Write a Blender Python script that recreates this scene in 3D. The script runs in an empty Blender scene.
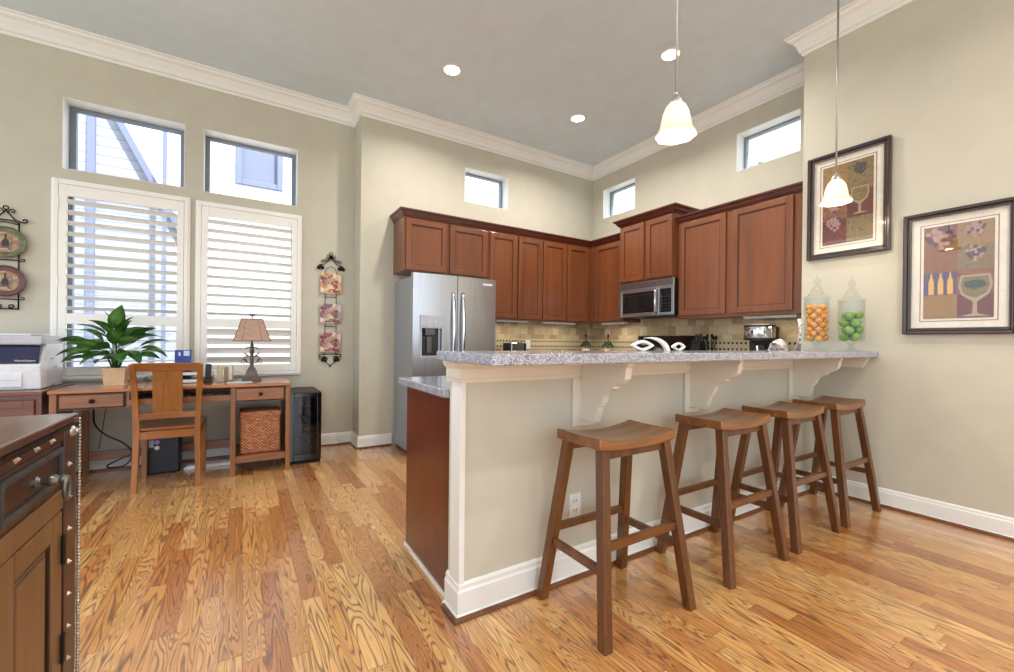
import bpy, bmesh, math, random
from mathutils import Vector, Matrix, noise
random.seed(7)
PI = math.pi
C = bpy.context.scene.collection
SC = bpy.context.scene
# ------------------------------------------------------------------ camera, world, exposure
cam_d = bpy.data.cameras.new('camera')
cam = bpy.data.objects.new('camera', cam_d); C.objects.link(cam)
cam_d.sensor_fit = 'HORIZONTAL'; cam_d.sensor_width = 36.0
cam_d.lens = 424.5 * 36.0 / 1014.0
cam_d.shift_y = 7.1 / 1014.0
cam_d.clip_start = 0.02
_r = Vector((0.84893152, -0.52838847, 0.01099533)); _f = Vector((0.52843736, 0.84897012, -0.00191986)); _u = Vector((-0.00832028, 0.00744017, 0.99993771))
M = Matrix.Identity(4)
for i in range(3):
    M[i][0] = _r[i]; M[i][1] = _u[i]; M[i][2] = -_f[i]
M[2][3] = 1.11
cam.matrix_world = M
SC.camera = cam
SC.view_settings.view_transform = 'Standard'; SC.view_settings.look = 'None'
SC.view_settings.gamma = 1.0; SC.view_settings.use_curve_mapping = False
SC.view_settings.exposure = 0.0
SC.cycles.use_denoising = True
SC.cycles.max_bounces = 8; SC.cycles.diffuse_bounces = 4; SC.cycles.glossy_bounces = 4; SC.cycles.transparent_max_bounces = 16
SC.cycles.sample_clamp_indirect = 6.0; SC.cycles.caustics_reflective = False; SC.cycles.caustics_refractive = False
W = bpy.data.worlds.new('sky'); SC.world = W; W.use_nodes = True
_bg = W.node_tree.nodes['Background']; _bg.inputs[0].default_value = (0.80, 0.90, 1.0, 1); _bg.inputs[1].default_value = 2.6
_sl = bpy.data.lights.new('sun', 'SUN'); _sl.energy = 8; _sl.angle = math.radians(2); _sl.color = (1, .98, .96)
sun = bpy.data.objects.new('sun', _sl); C.objects.link(sun); sun.rotation_euler = Vector((-.30, .62, -.78)).to_track_quat('-Z', 'Y').to_euler()

def area_light(name, loc, rot, size, power, col=(1, .93, .82), shape='DISK', spread=PI, size_y=None):
    l = bpy.data.lights.new(name, 'AREA'); l.shape = shape; l.size = size
    if size_y: l.size_y = size_y
    l.energy = power; l.color = col; l.spread = spread
    o = bpy.data.objects.new(name, l); o.location = loc; o.rotation_euler = rot; C.objects.link(o)
    return o

# ------------------------------------------------------------------ materials
def lin(c):
    return tuple(((x / 255) / 12.92 if x / 255 <= .04045 else ((x / 255 + .055) / 1.055) ** 2.4) for x in c) + (1,)
class NT:
    def __init__(s, name):
        s.m = bpy.data.materials.new(name); s.m.use_nodes = True
        s.t = s.m.node_tree; s.b = s.t.nodes['Principled BSDF']; s.out = s.t.nodes['Material Output']
    def n(s, typ, **kw):
        nd = s.t.nodes.new(typ)
        for k, v in kw.items():
            if k[0] == 'i' and k[1:].isdigit(): nd.inputs[int(k[1:])].default_value = v
            else: setattr(nd, k, v)
        return nd
    def l(s, a, b): s.t.links.new(a, b)
    def coord(s, scale=(1, 1, 1), rot=(0, 0, 0), which='Object'):
        tc = s.n('ShaderNodeTexCoord'); mp = s.n('ShaderNodeMapping')
        mp.inputs['Scale'].default_value = scale; mp.inputs['Rotation'].default_value = rot
        s.l(tc.outputs[which], mp.inputs[0]); return mp.outputs[0]
    def noise(s, vec, scale=5, detail=3, rough=.5, dist=0):
        nd = s.n('ShaderNodeTexNoise'); nd.inputs['Scale'].default_value = scale; nd.inputs['Detail'].default_value = detail
        nd.inputs['Roughness'].default_value = rough; nd.inputs['Distortion'].default_value = dist
        if vec is not None: s.l(vec, nd.inputs['Vector'])
        return nd.outputs['Fac']
    def ramp(s, fac, stops, interp='LINEAR'):
        r = s.n('ShaderNodeValToRGB'); e = r.color_ramp.elements; r.color_ramp.interpolation = interp
        e[0].position = stops[0][0]; e[0].color = stops[0][1]; e[1].position = stops[-1][0]; e[1].color = stops[-1][1]
        for p, c in stops[1:-1]:
            x = e.new(p); x.color = c
        s.l(fac, r.inputs[0]); return r.outputs[0]
    def math(s, op, a, b=None, c=None):
        nd = s.n('ShaderNodeMath', operation=op)
        for i, v in enumerate((a, b, c)):
            if v is None: continue
            if isinstance(v, (int, float)): nd.inputs[i].default_value = v
            else: s.l(v, nd.inputs[i])
        return nd.outputs[0]
    def mix(s, fac, a, b, mode='MIX'):
        nd = s.n('ShaderNodeMix', data_type='RGBA', blend_type=mode)
        for i, v in ((0, fac), (6, a), (7, b)):
            if isinstance(v, (int, float, tuple)): nd.inputs[i].default_value = v
            else: s.l(v, nd.inputs[i])
        return nd.outputs[2]
    def col(s, v):
        if isinstance(v, tuple): s.b.inputs['Base Color'].default_value = v
        else: s.l(v, s.b.inputs['Base Color'])
    def bump(s, h, strength=.2, dist=.01):
        nd = s.n('ShaderNodeBump'); nd.inputs['Strength'].default_value = strength; nd.inputs['Distance'].default_value = dist
        s.l(h, nd.inputs['Height']); s.l(nd.outputs[0], s.b.inputs['Normal'])
    def set(s, rough=.5, metal=0, spec=None, coat=0, coat_r=.1):
        s.b.inputs['Roughness'].default_value = rough; s.b.inputs['Metallic'].default_value = metal
        if spec is not None: s.b.inputs['Specular IOR Level'].default_value = spec
        s.b.inputs['Coat Weight'].default_value = coat; s.b.inputs['Coat Roughness'].default_value = coat_r
        return s
MAT = {}
def paint(name, rgb, rough=.6, var=.03, sc=6, bump=.03):
    t = NT(name); t.set(rough); v = t.noise(t.coord(), sc, 3)
    c = lin(rgb); d = tuple(x * (1 - var) for x in c[:3]) + (1,); e = tuple(min(1, x * (1 + var)) for x in c[:3]) + (1,)
    t.col(t.ramp(v, [(.3, d), (.7, e)]))
    if bump: t.bump(t.noise(t.coord(), 180, 2), bump, .002)
    MAT[name] = t.m; return t.m
def plain(name, rgb, rough=.5, metal=0, coat=0, var=.06, sc=30):
    t = NT(name); t.set(rough, metal, coat=coat); v = t.noise(t.coord(), sc, 3)
    c = lin(rgb); t.col(t.ramp(v, [(.3, tuple(x * (1 - var) for x in c[:3]) + (1,)), (.7, tuple(min(1, x * (1 + var)) for x in c[:3]) + (1,))]))
    MAT[name] = t.m; return t.m
def wood(name, dark, light, axis='z', rough=.35, coat=.3, fine=60, long=2.5, contrast=1.0):
    t = NT(name); t.set(rough, coat=coat, coat_r=.15)
    sc = {'x': (long, fine, fine), 'y': (fine, long, fine), 'z': (fine, fine, long)}[axis]
    v1 = t.noise(t.coord(sc), 1, 4, .6, .6)
    v2 = t.noise(t.coord(tuple(x * .12 for x in sc)), 1, 3, .5, 1.2)
    v = t.math('ADD', t.math('MULTIPLY', v1, .45), t.math('MULTIPLY', v2, .55))
    h = .17 / contrast
    t.col(t.ramp(v, [(.5 - h, lin(dark)), (.5 + h, lin(light))]))
    t.bump(v1, .08, .002); MAT[name] = t.m; return t.m
def glow(name, rgb, strength, base=None):
    t = NT(name); t.col(base or rgb + (1,)); t.b.inputs['Emission Color'].default_value = rgb + (1,); t.b.inputs['Emission Strength'].default_value = strength
    v = t.noise(t.coord(), 20); t.l(t.ramp(v, [(.2, tuple(x * .93 for x in rgb) + (1,)), (.8, rgb + (1,))]), t.b.inputs['Emission Color'])
    MAT[name] = t.m; return t.m
def glass(name, tint=(1, 1, 1), refl=.08, rough=.0, blend=.25):
    t = NT(name); t.t.nodes.remove(t.b)
    tr = t.n('ShaderNodeBsdfTransparent'); tr.inputs[0].default_value = tint + (1,)
    gl = t.n('ShaderNodeBsdfGlossy'); gl.inputs['Roughness'].default_value = rough; gl.inputs[0].default_value = (1, 1, 1, 1)
    lw = t.n('ShaderNodeLayerWeight'); lw.inputs[0].default_value = .5
    f = t.math('MINIMUM', t.math('ADD', t.math('MULTIPLY', t.math('POWER', lw.outputs['Facing'], 3.0), blend), refl), .95)
    mx = t.n('ShaderNodeMixShader'); t.l(f, mx.inputs[0]); t.l(tr.outputs[0], mx.inputs[1]); t.l(gl.outputs[0], mx.inputs[2])
    t.l(mx.outputs[0], t.out.inputs[0]); MAT[name] = t.m; return t.m

paint('wall_paint', (195, 190, 173))
paint('island_paint', (202, 197, 180))
paint('ceiling_paint', (214, 229, 240), .7)
paint('trim_paint', (234, 234, 230), .35, .015)
paint('corbel_paint', (230, 222, 206), .4, .015)
paint('shutter_paint', (240, 238, 232), .4, .01)
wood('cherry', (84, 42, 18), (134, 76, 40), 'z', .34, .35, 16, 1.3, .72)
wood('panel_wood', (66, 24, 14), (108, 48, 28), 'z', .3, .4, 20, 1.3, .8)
wood('cherry_x', (84, 42, 18), (134, 76, 40), 'x', .32, .35, 26, 1.6)
wood('cherry_dark', (66, 28, 14), (92, 42, 22), 'z', .35, .3, 26, 1.6)
wood('cherry_y', (84, 42, 18), (134, 76, 40), 'y', .32, .35, 26, 1.6)
wood('crown_cherry', (68, 26, 14), (96, 40, 22), 'x', .35, .3, 26, 1.6)
wood('stool_wood', (72, 38, 12), (124, 74, 32), 'z', .35, .3, 50, 3)
wood('stool_seat_wood', (86, 48, 18), (156, 102, 52), 'x', .3, .4, 60, 4)
wood('honey_wood', (108, 62, 18), (166, 104, 40), 'z', .35, .3, 45, 3)
wood('honey_wood_x', (108, 58, 16), (164, 96, 34), 'x', .3, .4, 45, 3)
wood('desk_top_wood', (128, 66, 20), (182, 110, 44), 'x', .22, .5, 40, 2)
wood('shoe_wood', (84, 46, 24), (128, 76, 40), 'x', .4, .2, 30, 2)
wood('mahogany', (84, 32, 12), (130, 60, 26), 'x', .3, .4, 40, 2)
wood('antique_wood', (38, 16, 10), (80, 40, 22), 'y', .4, .3, 40, 3)
wood('antique_top', (56, 30, 26), (96, 56, 44), 'y', .25, .5, 40, 3)
wood('antique_panel', (88, 60, 36), (132, 96, 60), 'z', .4, .3, 40, 3)
wood('antique_dark', (26, 14, 10), (56, 30, 18), 'z', .45, .2, 40, 3)
plain('black_plastic', (9, 9, 10), .45); plain('black_gloss', (8, 8, 10), .08, coat=.6)
plain('black_iron', (24, 20, 20), .45, .6); plain('pewter', (112, 108, 104), .35, .7); plain('silver_stud', (190, 186, 182), .3, .9)
plain('aged_iron', (84, 84, 86), .5, .55, var=.25); plain('chrome', (210, 212, 215), .15, 1.0); plain('nickel', (176, 174, 172), .4, .8)
plain('steel_side', (150, 154, 160), .45, .3); plain('steel_dark', (70, 72, 76), .3, .8)
plain('white_plastic', (226, 228, 236), .35); plain('grey_plastic', (186, 188, 198), .4); plain('navy_plastic', (14, 22, 70), .12, coat=.6)
plain('white_ceramic', (238, 236, 232), .2, coat=.4); plain('cream_pot', (226, 190, 152), .5); plain('soil', (46, 32, 22), .9)
plain('paper_white', (232, 232, 228), .6); plain('book_blue', (44, 66, 150), .4); plain('outlet_white', (238, 236, 230), .3)
plain('fixture_white', (225, 222, 214), .4); plain('window_grey', (122, 134, 148), .5)
plain('mat_board', (222, 214, 200), .6); plain('mat_line', (120, 84, 66), .6)
wood('frame_wood', (36, 22, 18), (66, 42, 34), 'z', .3, .4, 30, 3)
plain('house_white', (244, 246, 250), .7); plain('house_blue', (116, 124, 152), .7); plain('house_pane', (118, 126, 150), .3)
plain('ground_grey', (176, 178, 170), .9); plain('roof_grey', (206, 212, 228), .8)
plain('lamp_bronze', (96, 88, 82), .45, .5, var=.15); plain('stem_green', (70, 112, 46), .5); plain('flower_cream', (226, 214, 196), .6)
plain('sticker_red', (150, 40, 50), .5); plain('sticker_lilac', (150, 150, 214), .5); plain('pale_blue', (196, 206, 226), .4)
plain('tan_box', (178, 156, 120), .5); plain('candle_gold', (206, 160, 66), .4); plain('bin_navy', (18, 20, 34), .4)
plain('hinge_iron', (18, 13, 11), .5, .4); plain('shadow_gap', (30, 12, 8), .6)
glass('window_glass', refl=.03, blend=.1); glass('jar_glass', (.93, .945, .945), refl=.012, blend=.35); glass('picture_glass', refl=.022, blend=.06)
glass('cooler_glass', (.4, .4, .44), refl=.04, blend=.3); glass('tumbler_glass', (.9, .9, .88), refl=.06, blend=.3)
glow('bulb_glow', (1.0, .93, .82), 14)
def make_shade_glass():
    t = NT('shade_glow'); t.set(.3); t.col(lin((244, 236, 220))); v = t.noise(t.coord(), 25, 3)
    t.l(t.ramp(v, [(.3, lin((236, 226, 206))), (.7, lin((250, 244, 232)))]), t.b.inputs['Base Color'])
    tr = t.n('ShaderNodeBsdfTranslucent'); tr.inputs[0].default_value = (1, .9, .76, 1); mx = t.n('ShaderNodeMixShader'); mx.inputs[0].default_value = .45
    t.l(t.b.outputs[0], mx.inputs[1]); t.l(tr.outputs[0], mx.inputs[2]); t.l(mx.outputs[0], t.out.inputs[0]); MAT['shade_glow'] = t.m
make_shade_glass(); glow('lamp_lens', (1.0, .95, .88), 9)

def make_floor_mat():
    t = NT('oak_floor'); t.set(.3, spec=.5, coat=1, coat_r=.17); t.b.inputs['Coat IOR'].default_value = 1.7
    tc = t.n('ShaderNodeTexCoord'); sp = t.n('ShaderNodeSeparateXYZ'); t.l(tc.outputs['Object'], sp.inputs[0])
    x, y = sp.outputs[0], sp.outputs[1]
    xs = t.math('DIVIDE', t.math('ADD', x, 10), .072); row = t.math('FLOOR', xs); fx = t.math('FRACT', xs)
    wn = t.n('ShaderNodeTexWhiteNoise', noise_dimensions='1D'); t.l(row, wn.inputs['W'])
    ys = t.math('ADD', t.math('DIVIDE', t.math('ADD', y, 20), .78), t.math('MULTIPLY', wn.outputs[0], 13.7)); colm = t.math('FLOOR', ys); fy = t.math('FRACT', ys)
    cb = t.n('ShaderNodeCombineXYZ'); t.l(row, cb.inputs[0]); t.l(colm, cb.inputs[1])
    w2 = t.n('ShaderNodeTexWhiteNoise', noise_dimensions='2D'); t.l(cb.outputs[0], w2.inputs['Vector'])
    pid = w2.outputs[0]
    base = t.ramp(pid, [(0, lin((176, 108, 54))), (.25, lin((200, 138, 76))), (.5, lin((218, 160, 92))), (.75, lin((230, 182, 116))), (1, lin((200, 130, 70)))])
    # grain: contour lines of a stretched noise, a fresh patch on each plank
    off = t.n('ShaderNodeVectorMath', operation='SCALE'); t.l(w2.outputs[1], off.inputs[0]); off.inputs['Scale'].default_value = 40
    gm = t.n('ShaderNodeCombineXYZ'); t.l(t.math('MULTIPLY', x, 16), gm.inputs[0]); t.l(t.math('MULTIPLY', y, 1.4), gm.inputs[1])
    ad = t.n('ShaderNodeVectorMath', operation='ADD'); t.l(gm.outputs[0], ad.inputs[0]); t.l(off.outputs[0], ad.inputs[1])
    n1 = t.noise(ad.outputs[0], 1, 1.5, .5, .35)
    w3 = t.n('ShaderNodeSeparateColor'); t.l(w2.outputs[1], w3.inputs[0])
    amp = t.math('ADD', t.math('MULTIPLY', w3.outputs[2], 20), 11)
    ring = t.math('PINGPONG', t.math('MULTIPLY', n1, amp), .5)
    gr = t.ramp(ring, [(0, (1, 1, 1, 1)), (.09, (.7, .7, .7, 1)), (.27, (0, 0, 0, 1))])
    fm = t.n('ShaderNodeCombineXYZ'); t.l(t.math('MULTIPLY', x, 160), fm.inputs[0]); t.l(t.math('MULTIPLY', y, 5), fm.inputs[1])
    pores = t.ramp(t.noise(fm.outputs[0], 1, 2, .6), [(.42, (0, 0, 0, 1)), (.72, (1, 1, 1, 1))])
    c1 = t.mix(t.math('MULTIPLY', gr, .8), base, lin((84, 48, 30)))
    c2 = t.mix(t.math('MULTIPLY', pores, .2), c1, lin((118, 72, 42)))
    ex = t.math('MINIMUM', fx, t.math('SUBTRACT', 1, fx)); ey = t.math('MULTIPLY', t.math('MINIMUM', fy, t.math('SUBTRACT', 1, fy)), 9)
    ed = t.math('MINIMUM', ex, ey); gap = t.ramp(ed, [(.006, (1, 1, 1, 1)), (.03, (0, 0, 0, 1))])
    c3 = t.mix(t.math('MULTIPLY', gap, .45), c2, lin((70, 36, 18)))
    t.col(c3); t.bump(t.math('SUBTRACT', t.math('MULTIPLY', gr, -.4), gap), .12, .002)
    t.l(t.math('ADD', t.math('MULTIPLY', gr, .1), .24), t.b.inputs['Roughness'])
    MAT['oak_floor'] = t.m
make_floor_mat()
def make_granite(name, a, b, c):
    t = NT(name); t.set(.14, coat=.3, coat_r=.06); co = t.coord()
    v = t.n('ShaderNodeTexVoronoi'); v.inputs['Scale'].default_value = 420; t.l(co, v.inputs['Vector'])
    s = t.n('ShaderNodeSeparateColor'); t.l(v.outputs['Color'], s.inputs[0])
    k = t.math('ADD', t.math('MULTIPLY', s.outputs[0], .7), t.math('MULTIPLY', t.noise(co, 40, 3), .3))
    t.col(t.ramp(k, [(.2, lin(a)), (.42, lin(b)), (.8, lin(c))])); MAT[name] = t.m
make_granite('granite', (70, 68, 78), (148, 150, 162), (202, 206, 218))
def make_steel():
    t = NT('stainless'); t.set(.3, 1.0); v = t.noise(t.coord((300, 300, 2)), 1, 3)
    t.col(t.ramp(v, [(.3, lin((176, 178, 182))), (.7, lin((196, 198, 202)))])); t.l(t.math('ADD', t.math('MULTIPLY', v, .12), .24), t.b.inputs['Roughness'])
    t.bump(v, .04, .001); MAT['stainless'] = t.m
make_steel()
def make_tile(name, axis):
    t = NT(name); t.set(.45); tc = t.n('ShaderNodeTexCoord'); sp = t.n('ShaderNodeSeparateXYZ'); t.l(tc.outputs['Object'], sp.inputs[0])
    h = sp.outputs[0] if axis == 'x' else sp.outputs[1]; z = sp.outputs[2]
    zr = t.math('DIVIDE', t.math('SUBTRACT', z, .91), .102); row = t.math('FLOOR', zr)
    hx = t.math('ADD', t.math('DIVIDE', h, .102), t.math('MULTIPLY', row, .5))
    cb = t.n('ShaderNodeCombineXYZ'); t.l(t.math('FLOOR', hx), cb.inputs[0]); t.l(row, cb.inputs[1])
    wn = t.n('ShaderNodeTexWhiteNoise', noise_dimensions='2D'); t.l(cb.outputs[0], wn.inputs['Vector'])
    v = t.math('ADD', t.math('MULTIPLY', wn.outputs[0], .6), t.math('MULTIPLY', t.noise(t.coord((6, 6, 14)), 3, 4), .4))
    base = t.ramp(v, [(.2, lin((150, 124, 88))), (.5, lin((182, 158, 120))), (.8, lin((206, 186, 150)))])
    fx = t.math('FRACT', hx); fz = t.math('FRACT', zr)
    e = t.math('MINIMUM', t.math('MINIMUM', fx, t.math('SUBTRACT', 1, fx)), t.math('MINIMUM', fz, t.math('SUBTRACT', 1, fz)))
    g = t.ramp(e, [(.01, (1, 1, 1, 1)), (.03, (0, 0, 0, 1))])
    c = t.mix(t.math('MULTIPLY', g, .35), base, lin((140, 120, 92)))
    # mosaic band with two rows of small dark insets
    inb = t.math('MULTIPLY', t.math('GREATER_THAN', z, 1.03), t.math('LESS_THAN', z, 1.16))
    dx = t.math('ABSOLUTE', t.math('SUBTRACT', t.math('FRACT', t.math('DIVIDE', h, .044)), .5))
    dz = t.math('ABSOLUTE', t.math('SUBTRACT', t.math('FRACT', t.math('DIVIDE', t.math('SUBTRACT', z, 1.03), .065)), .5))
    dot = t.math('MULTIPLY', t.math('LESS_THAN', dx, .24), t.math('LESS_THAN', dz, .17))
    c = t.mix(inb, c, lin((196, 178, 140))); c = t.mix(t.math('MULTIPLY', dot, inb), c, lin((40, 32, 28)))
    t.col(c); MAT[name] = t.m
make_tile('tile_x', 'x'); make_tile('tile_y', 'y')
def make_mottle(name, cols, sc=30, rough=.4, vor=True, coat=.2):
    t = NT(name); t.set(rough, coat=coat); co = t.coord()
    if vor:
        v = t.n('ShaderNodeTexVoronoi'); v.inputs['Scale'].default_value = sc
        nz = t.n('ShaderNodeTexNoise'); nz.inputs['Scale'].default_value = sc * .6; t.l(co, nz.inputs['Vector'])
        t.l(t.mix(.12, co, nz.outputs['Color']), v.inputs['Vector']); s = t.n('ShaderNodeSeparateColor'); t.l(v.outputs['Color'], s.inputs[0]); f = s.outputs[0]
    else: f = t.noise(co, sc, 4, .6, .8)
    n = len(cols); t.col(t.ramp(f, [((.1 + .8 * i / (n - 1)) if vor else (.32 + .36 * i / (n - 1)), lin(c)) for i, c in enumerate(cols)])); MAT[name] = t.m
make_mottle('art_rust', [(70, 36, 26), (116, 66, 42), (146, 98, 62), (92, 54, 40)], 70, .6, False, 0)
make_mottle('art_ochre', [(84, 58, 30), (132, 98, 54), (158, 126, 78), (104, 80, 46)], 75, .6, False, 0)
make_mottle('art_olive', [(58, 52, 32), (104, 88, 54), (138, 116, 76), (78, 72, 48)], 75, .6, False, 0)
make_mottle('art_wine', [(52, 18, 18), (88, 28, 28), (112, 50, 40), (70, 36, 28)], 60, .6, False, 0)
make_mottle('art_blue', [(36, 40, 104), (60, 60, 120), (104, 78, 60), (44, 44, 90)], 60, .6, False, 0)
make_mottle('art_straw', [(104, 72, 30), (152, 112, 52), (124, 98, 50)], 90, .6, False, 0)
make_mottle('tile_fruit_a', [(150, 44, 48), (236, 220, 186), (210, 140, 60), (232, 214, 180), (120, 50, 60)], 26)
make_mottle('tile_fruit_b', [(140, 40, 52), (230, 216, 190), (94, 70, 110), (232, 214, 180), (120, 50, 60)], 26)
make_mottle('tile_fruit_c', [(150, 50, 60), (234, 218, 190), (130, 60, 84), (224, 204, 170), (110, 40, 50)], 26)
make_mottle('plate_olive', [(52, 56, 24), (92, 94, 44), (120, 118, 66)], 30, .3, False)
make_mottle('plate_red', [(58, 14, 12), (92, 26, 20), (110, 46, 34)], 30, .3, False)
make_mottle('plate_scene', [(176, 146, 100), (120, 54, 46), (190, 166, 118), (90, 54, 34)], 34, .3)
plain('bottle_brown', (34, 18, 14), .4); plain('grape', (80, 50, 66), .5); plain('grape_pale', (158, 128, 122), .5); plain('leaf_dark', (46, 66, 46), .5); plain('goblet_pale', (160, 142, 112), .5)
make_mottle('lemon_skin', [(226, 140, 46), (240, 166, 66), (246, 184, 90)], 14, .4, False)
make_mottle('lime_skin', [(88, 130, 48), (122, 162, 66), (150, 186, 90)], 10, .4, False)
make_mottle('floral', [(236, 230, 222), (70, 74, 104), (228, 206, 196), (240, 236, 230), (96, 70, 70)], 34, .7)
def make_leaf():
    t = NT('leaf_green'); t.set(.35, coat=.3); oi = t.noise(t.coord(), 9, 3)
    t.col(t.ramp(oi, [(.28, lin((52, 104, 44))), (.5, lin((92, 152, 72))), (.72, lin((160, 200, 124)))])); t.b.inputs['Subsurface Weight'].default_value = 0
    MAT['leaf_green'] = t.m
make_leaf()
def make_shade():
    t = NT('lamp_fabric'); t.set(.7); v = t.noise(t.coord((60, 60, 60)), 1, 2); t.col(t.ramp(v, [(.3, lin((158, 128, 112))), (.7, lin((182, 152, 134)))])); MAT['lamp_fabric'] = t.m
make_shade()
def make_wicker():
    t = NT('wicker'); t.set(.6); tc = t.n('ShaderNodeTexCoord'); sp = t.n('ShaderNodeSeparateXYZ'); t.l(tc.outputs['Object'], sp.inputs[0])
    a = t.math('ADD', sp.outputs[0], sp.outputs[1]); r = t.math('FLOOR', t.math('DIVIDE', sp.outputs[2], .012))
    u = t.math('ADD', t.math('MULTIPLY', a, 38), t.math('MULTIPLY', r, .5)); fu = t.math('PINGPONG', u, .5); fz = t.math('PINGPONG', t.math('DIVIDE', sp.outputs[2], .012), .5)
    h = t.math('MULTIPLY', fu, fz); cb = t.n('ShaderNodeCombineXYZ'); t.l(t.math('FLOOR', u), cb.inputs[0]); t.l(r, cb.inputs[1])
    wn = t.n('ShaderNodeTexWhiteNoise', noise_dimensions='2D'); t.l(cb.outputs[0], wn.inputs['Vector'])
    b = t.ramp(wn.outputs[0], [(0, lin((176, 108, 66))), (1, lin((226, 166, 120)))]); t.col(t.mix(t.ramp(h, [(0, (1, 1, 1, 1)), (.1, (0, 0, 0, 1))]), b, lin((110, 52, 28))))
    t.bump(h, .6, .006); MAT['wicker'] = t.m
make_wicker()
def make_siding():
    t = NT('siding'); t.set(.7); tc = t.n('ShaderNodeTexCoord'); sp = t.n('ShaderNodeSeparateXYZ'); t.l(tc.outputs['Object'], sp.inputs[0])
    f = t.math('FRACT', t.math('DIVIDE', sp.outputs[2], .13)); t.col(t.ramp(f, [(0, lin((118, 124, 148))), (.16, lin((156, 161, 176))), (1, lin((166, 170, 182)))])); MAT['siding'] = t.m
make_siding()

# ------------------------------------------------------------------ mesh helpers
class MB:
    def __init__(s): s.b = bmesh.new()
    def box(s, x0, x1, y0, y1, z0, z1):
        v = [s.b.verts.new((x, y, z)) for x in (x0, x1) for y in (y0, y1) for z in (z0, z1)]
        for f in ((0, 1, 3, 2), (4, 6, 7, 5), (0, 4, 5, 1), (2, 3, 7, 6), (0, 2, 6, 4), (1, 5, 7, 3)): s.b.faces.new([v[i] for i in f])
        return s
    def bar(s, p, q, w, h=None, up=(0, 0, 1), w2=None, h2=None):
        """square-section bar from p to q"""
        p, q = Vector(p), Vector(q); h = h or w; w2 = w2 or w; h2 = h2 or h; d = (q - p).normalized(); a = d.cross(Vector(up))
        if a.length < 1e-4: a = d.cross(Vector((0, 1, 0)))
        a.normalize(); c = a.cross(d).normalized(); vs = []
        for o, W_, H_ in ((p, w, h), (q, w2, h2)):
            for i, j in ((-1, -1), (1, -1), (1, 1), (-1, 1)): vs.append(s.b.verts.new(o + a * i * W_ / 2 + c * j * H_ / 2))
        for i in range(4): s.b.faces.new((vs[i], vs[(i + 1) % 4], vs[4 + (i + 1) % 4], vs[4 + i]))
        s.b.faces.new(vs[3::-1]); s.b.faces.new(vs[4:]); return s
    def leg(s, top, bot, w, w2=None):
        """square leg whose ends stay level"""
        w2 = w2 or w; vs = []
        for o, W_ in ((bot, w2), (top, w)):
            for i, j in ((-1, -1), (1, -1), (1, 1), (-1, 1)): vs.append(s.b.verts.new((o[0] + i * W_ / 2, o[1] + j * W_ / 2, o[2])))
        for i in range(4): s.b.faces.new((vs[i], vs[(i + 1) % 4], vs[4 + (i + 1) % 4], vs[4 + i]))
        s.b.faces.new(vs[3::-1]); s.b.faces.new(vs[4:]); return s
    def tube(s, pts, r, seg=8, r2=None, closed=False):
        pts = [Vector(p) for p in pts]; n = len(pts); rings = []; prev = None
        for i, p in enumerate(pts):
            if closed: d = (pts[(i + 1) % n] - pts[i - 1])
            else: d = pts[min(i + 1, n - 1)] - pts[max(i - 1, 0)]
            d.normalize()
            if prev is None:
                a = d.cross(Vector((0, 0, 1)))
                if a.length < .05: a = d.cross(Vector((1, 0, 0)))
            else: a = prev - d * prev.dot(d)
            a.normalize(); prev = a; c = d.cross(a)
            rr = r if r2 is None else r + (r2 - r) * i / (n - 1)
            rings.append([s.b.verts.new(p + (a * math.cos(2 * PI * k / seg) + c * math.sin(2 * PI * k / seg)) * rr) for k in range(seg)])
        for i in range(n if closed else n - 1):
            A, B = rings[i], rings[(i + 1) % n]
            for k in range(seg): s.b.faces.new((A[k], A[(k + 1) % seg], B[(k + 1) % seg], B[k]))
        if not closed: s.b.faces.new(rings[0][::-1]); s.b.faces.new(rings[-1])
        return s
    def lathe(s, prof, c=(0, 0, 0), seg=24, axis='z', sx=1, sy=1, rot=0, shell=False):
        rings = []
        for r, h in prof:
            ring = []
            for k in range(seg):
                a = 2 * PI * k / seg + rot; u, v = r * math.cos(a) * sx, r * math.sin(a) * sy
                p = {'z': (u, v, h), 'y': (u, h, v), 'x': (h, u, v)}[axis]
                ring.append(s.b.verts.new((c[0] + p[0], c[1] + p[1], c[2] + p[2])))
            rings.append(ring)
        for A, B in zip(rings, rings[1:]):
            for k in range(seg): s.b.faces.new((A[k], A[(k + 1) % seg], B[(k + 1) % seg], B[k]))
        if shell:
            for k in range(seg): s.b.faces.new((rings[-1][k], rings[-1][(k + 1) % seg], rings[0][(k + 1) % seg], rings[0][k]))
            return s
        if prof[0][0] > 1e-4: s.b.faces.new(rings[0][::-1])
        if prof[-1][0] > 1e-4: s.b.faces.new(rings[-1])
        return s
    def prism(s, pts, axis, a0, a1):
        """2D outline pushed along an axis: axis x takes (y,z), y takes (x,z), z takes (x,y)"""
        def P(p, a): return {'x': (a, p[0], p[1]), 'y': (p[0], a, p[1]), 'z': (p[0], p[1], a)}[axis]
        A = [s.b.verts.new(P(p, a0)) for p in pts]; B = [s.b.verts.new(P(p, a1)) for p in pts]; n = len(pts)
        for i in range(n): s.b.faces.new((A[i], A[(i + 1) % n], B[(i + 1) % n], B[i]))
        s.b.faces.new(A[::-1]); s.b.faces.new(B); return s
    def ball(s, c, r, sc=(1, 1, 1), u=12, v=8):
        m = Matrix.Translation(c) @ Matrix.Diagonal((r * sc[0], r * sc[1], r * sc[2], 1)); bmesh.ops.create_uvsphere(s.b, u_segments=u, v_segments=v, radius=1, matrix=m); return s
    def quad(s, *p):
        s.b.faces.new([s.b.verts.new(q) for q in p]); return s
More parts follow.
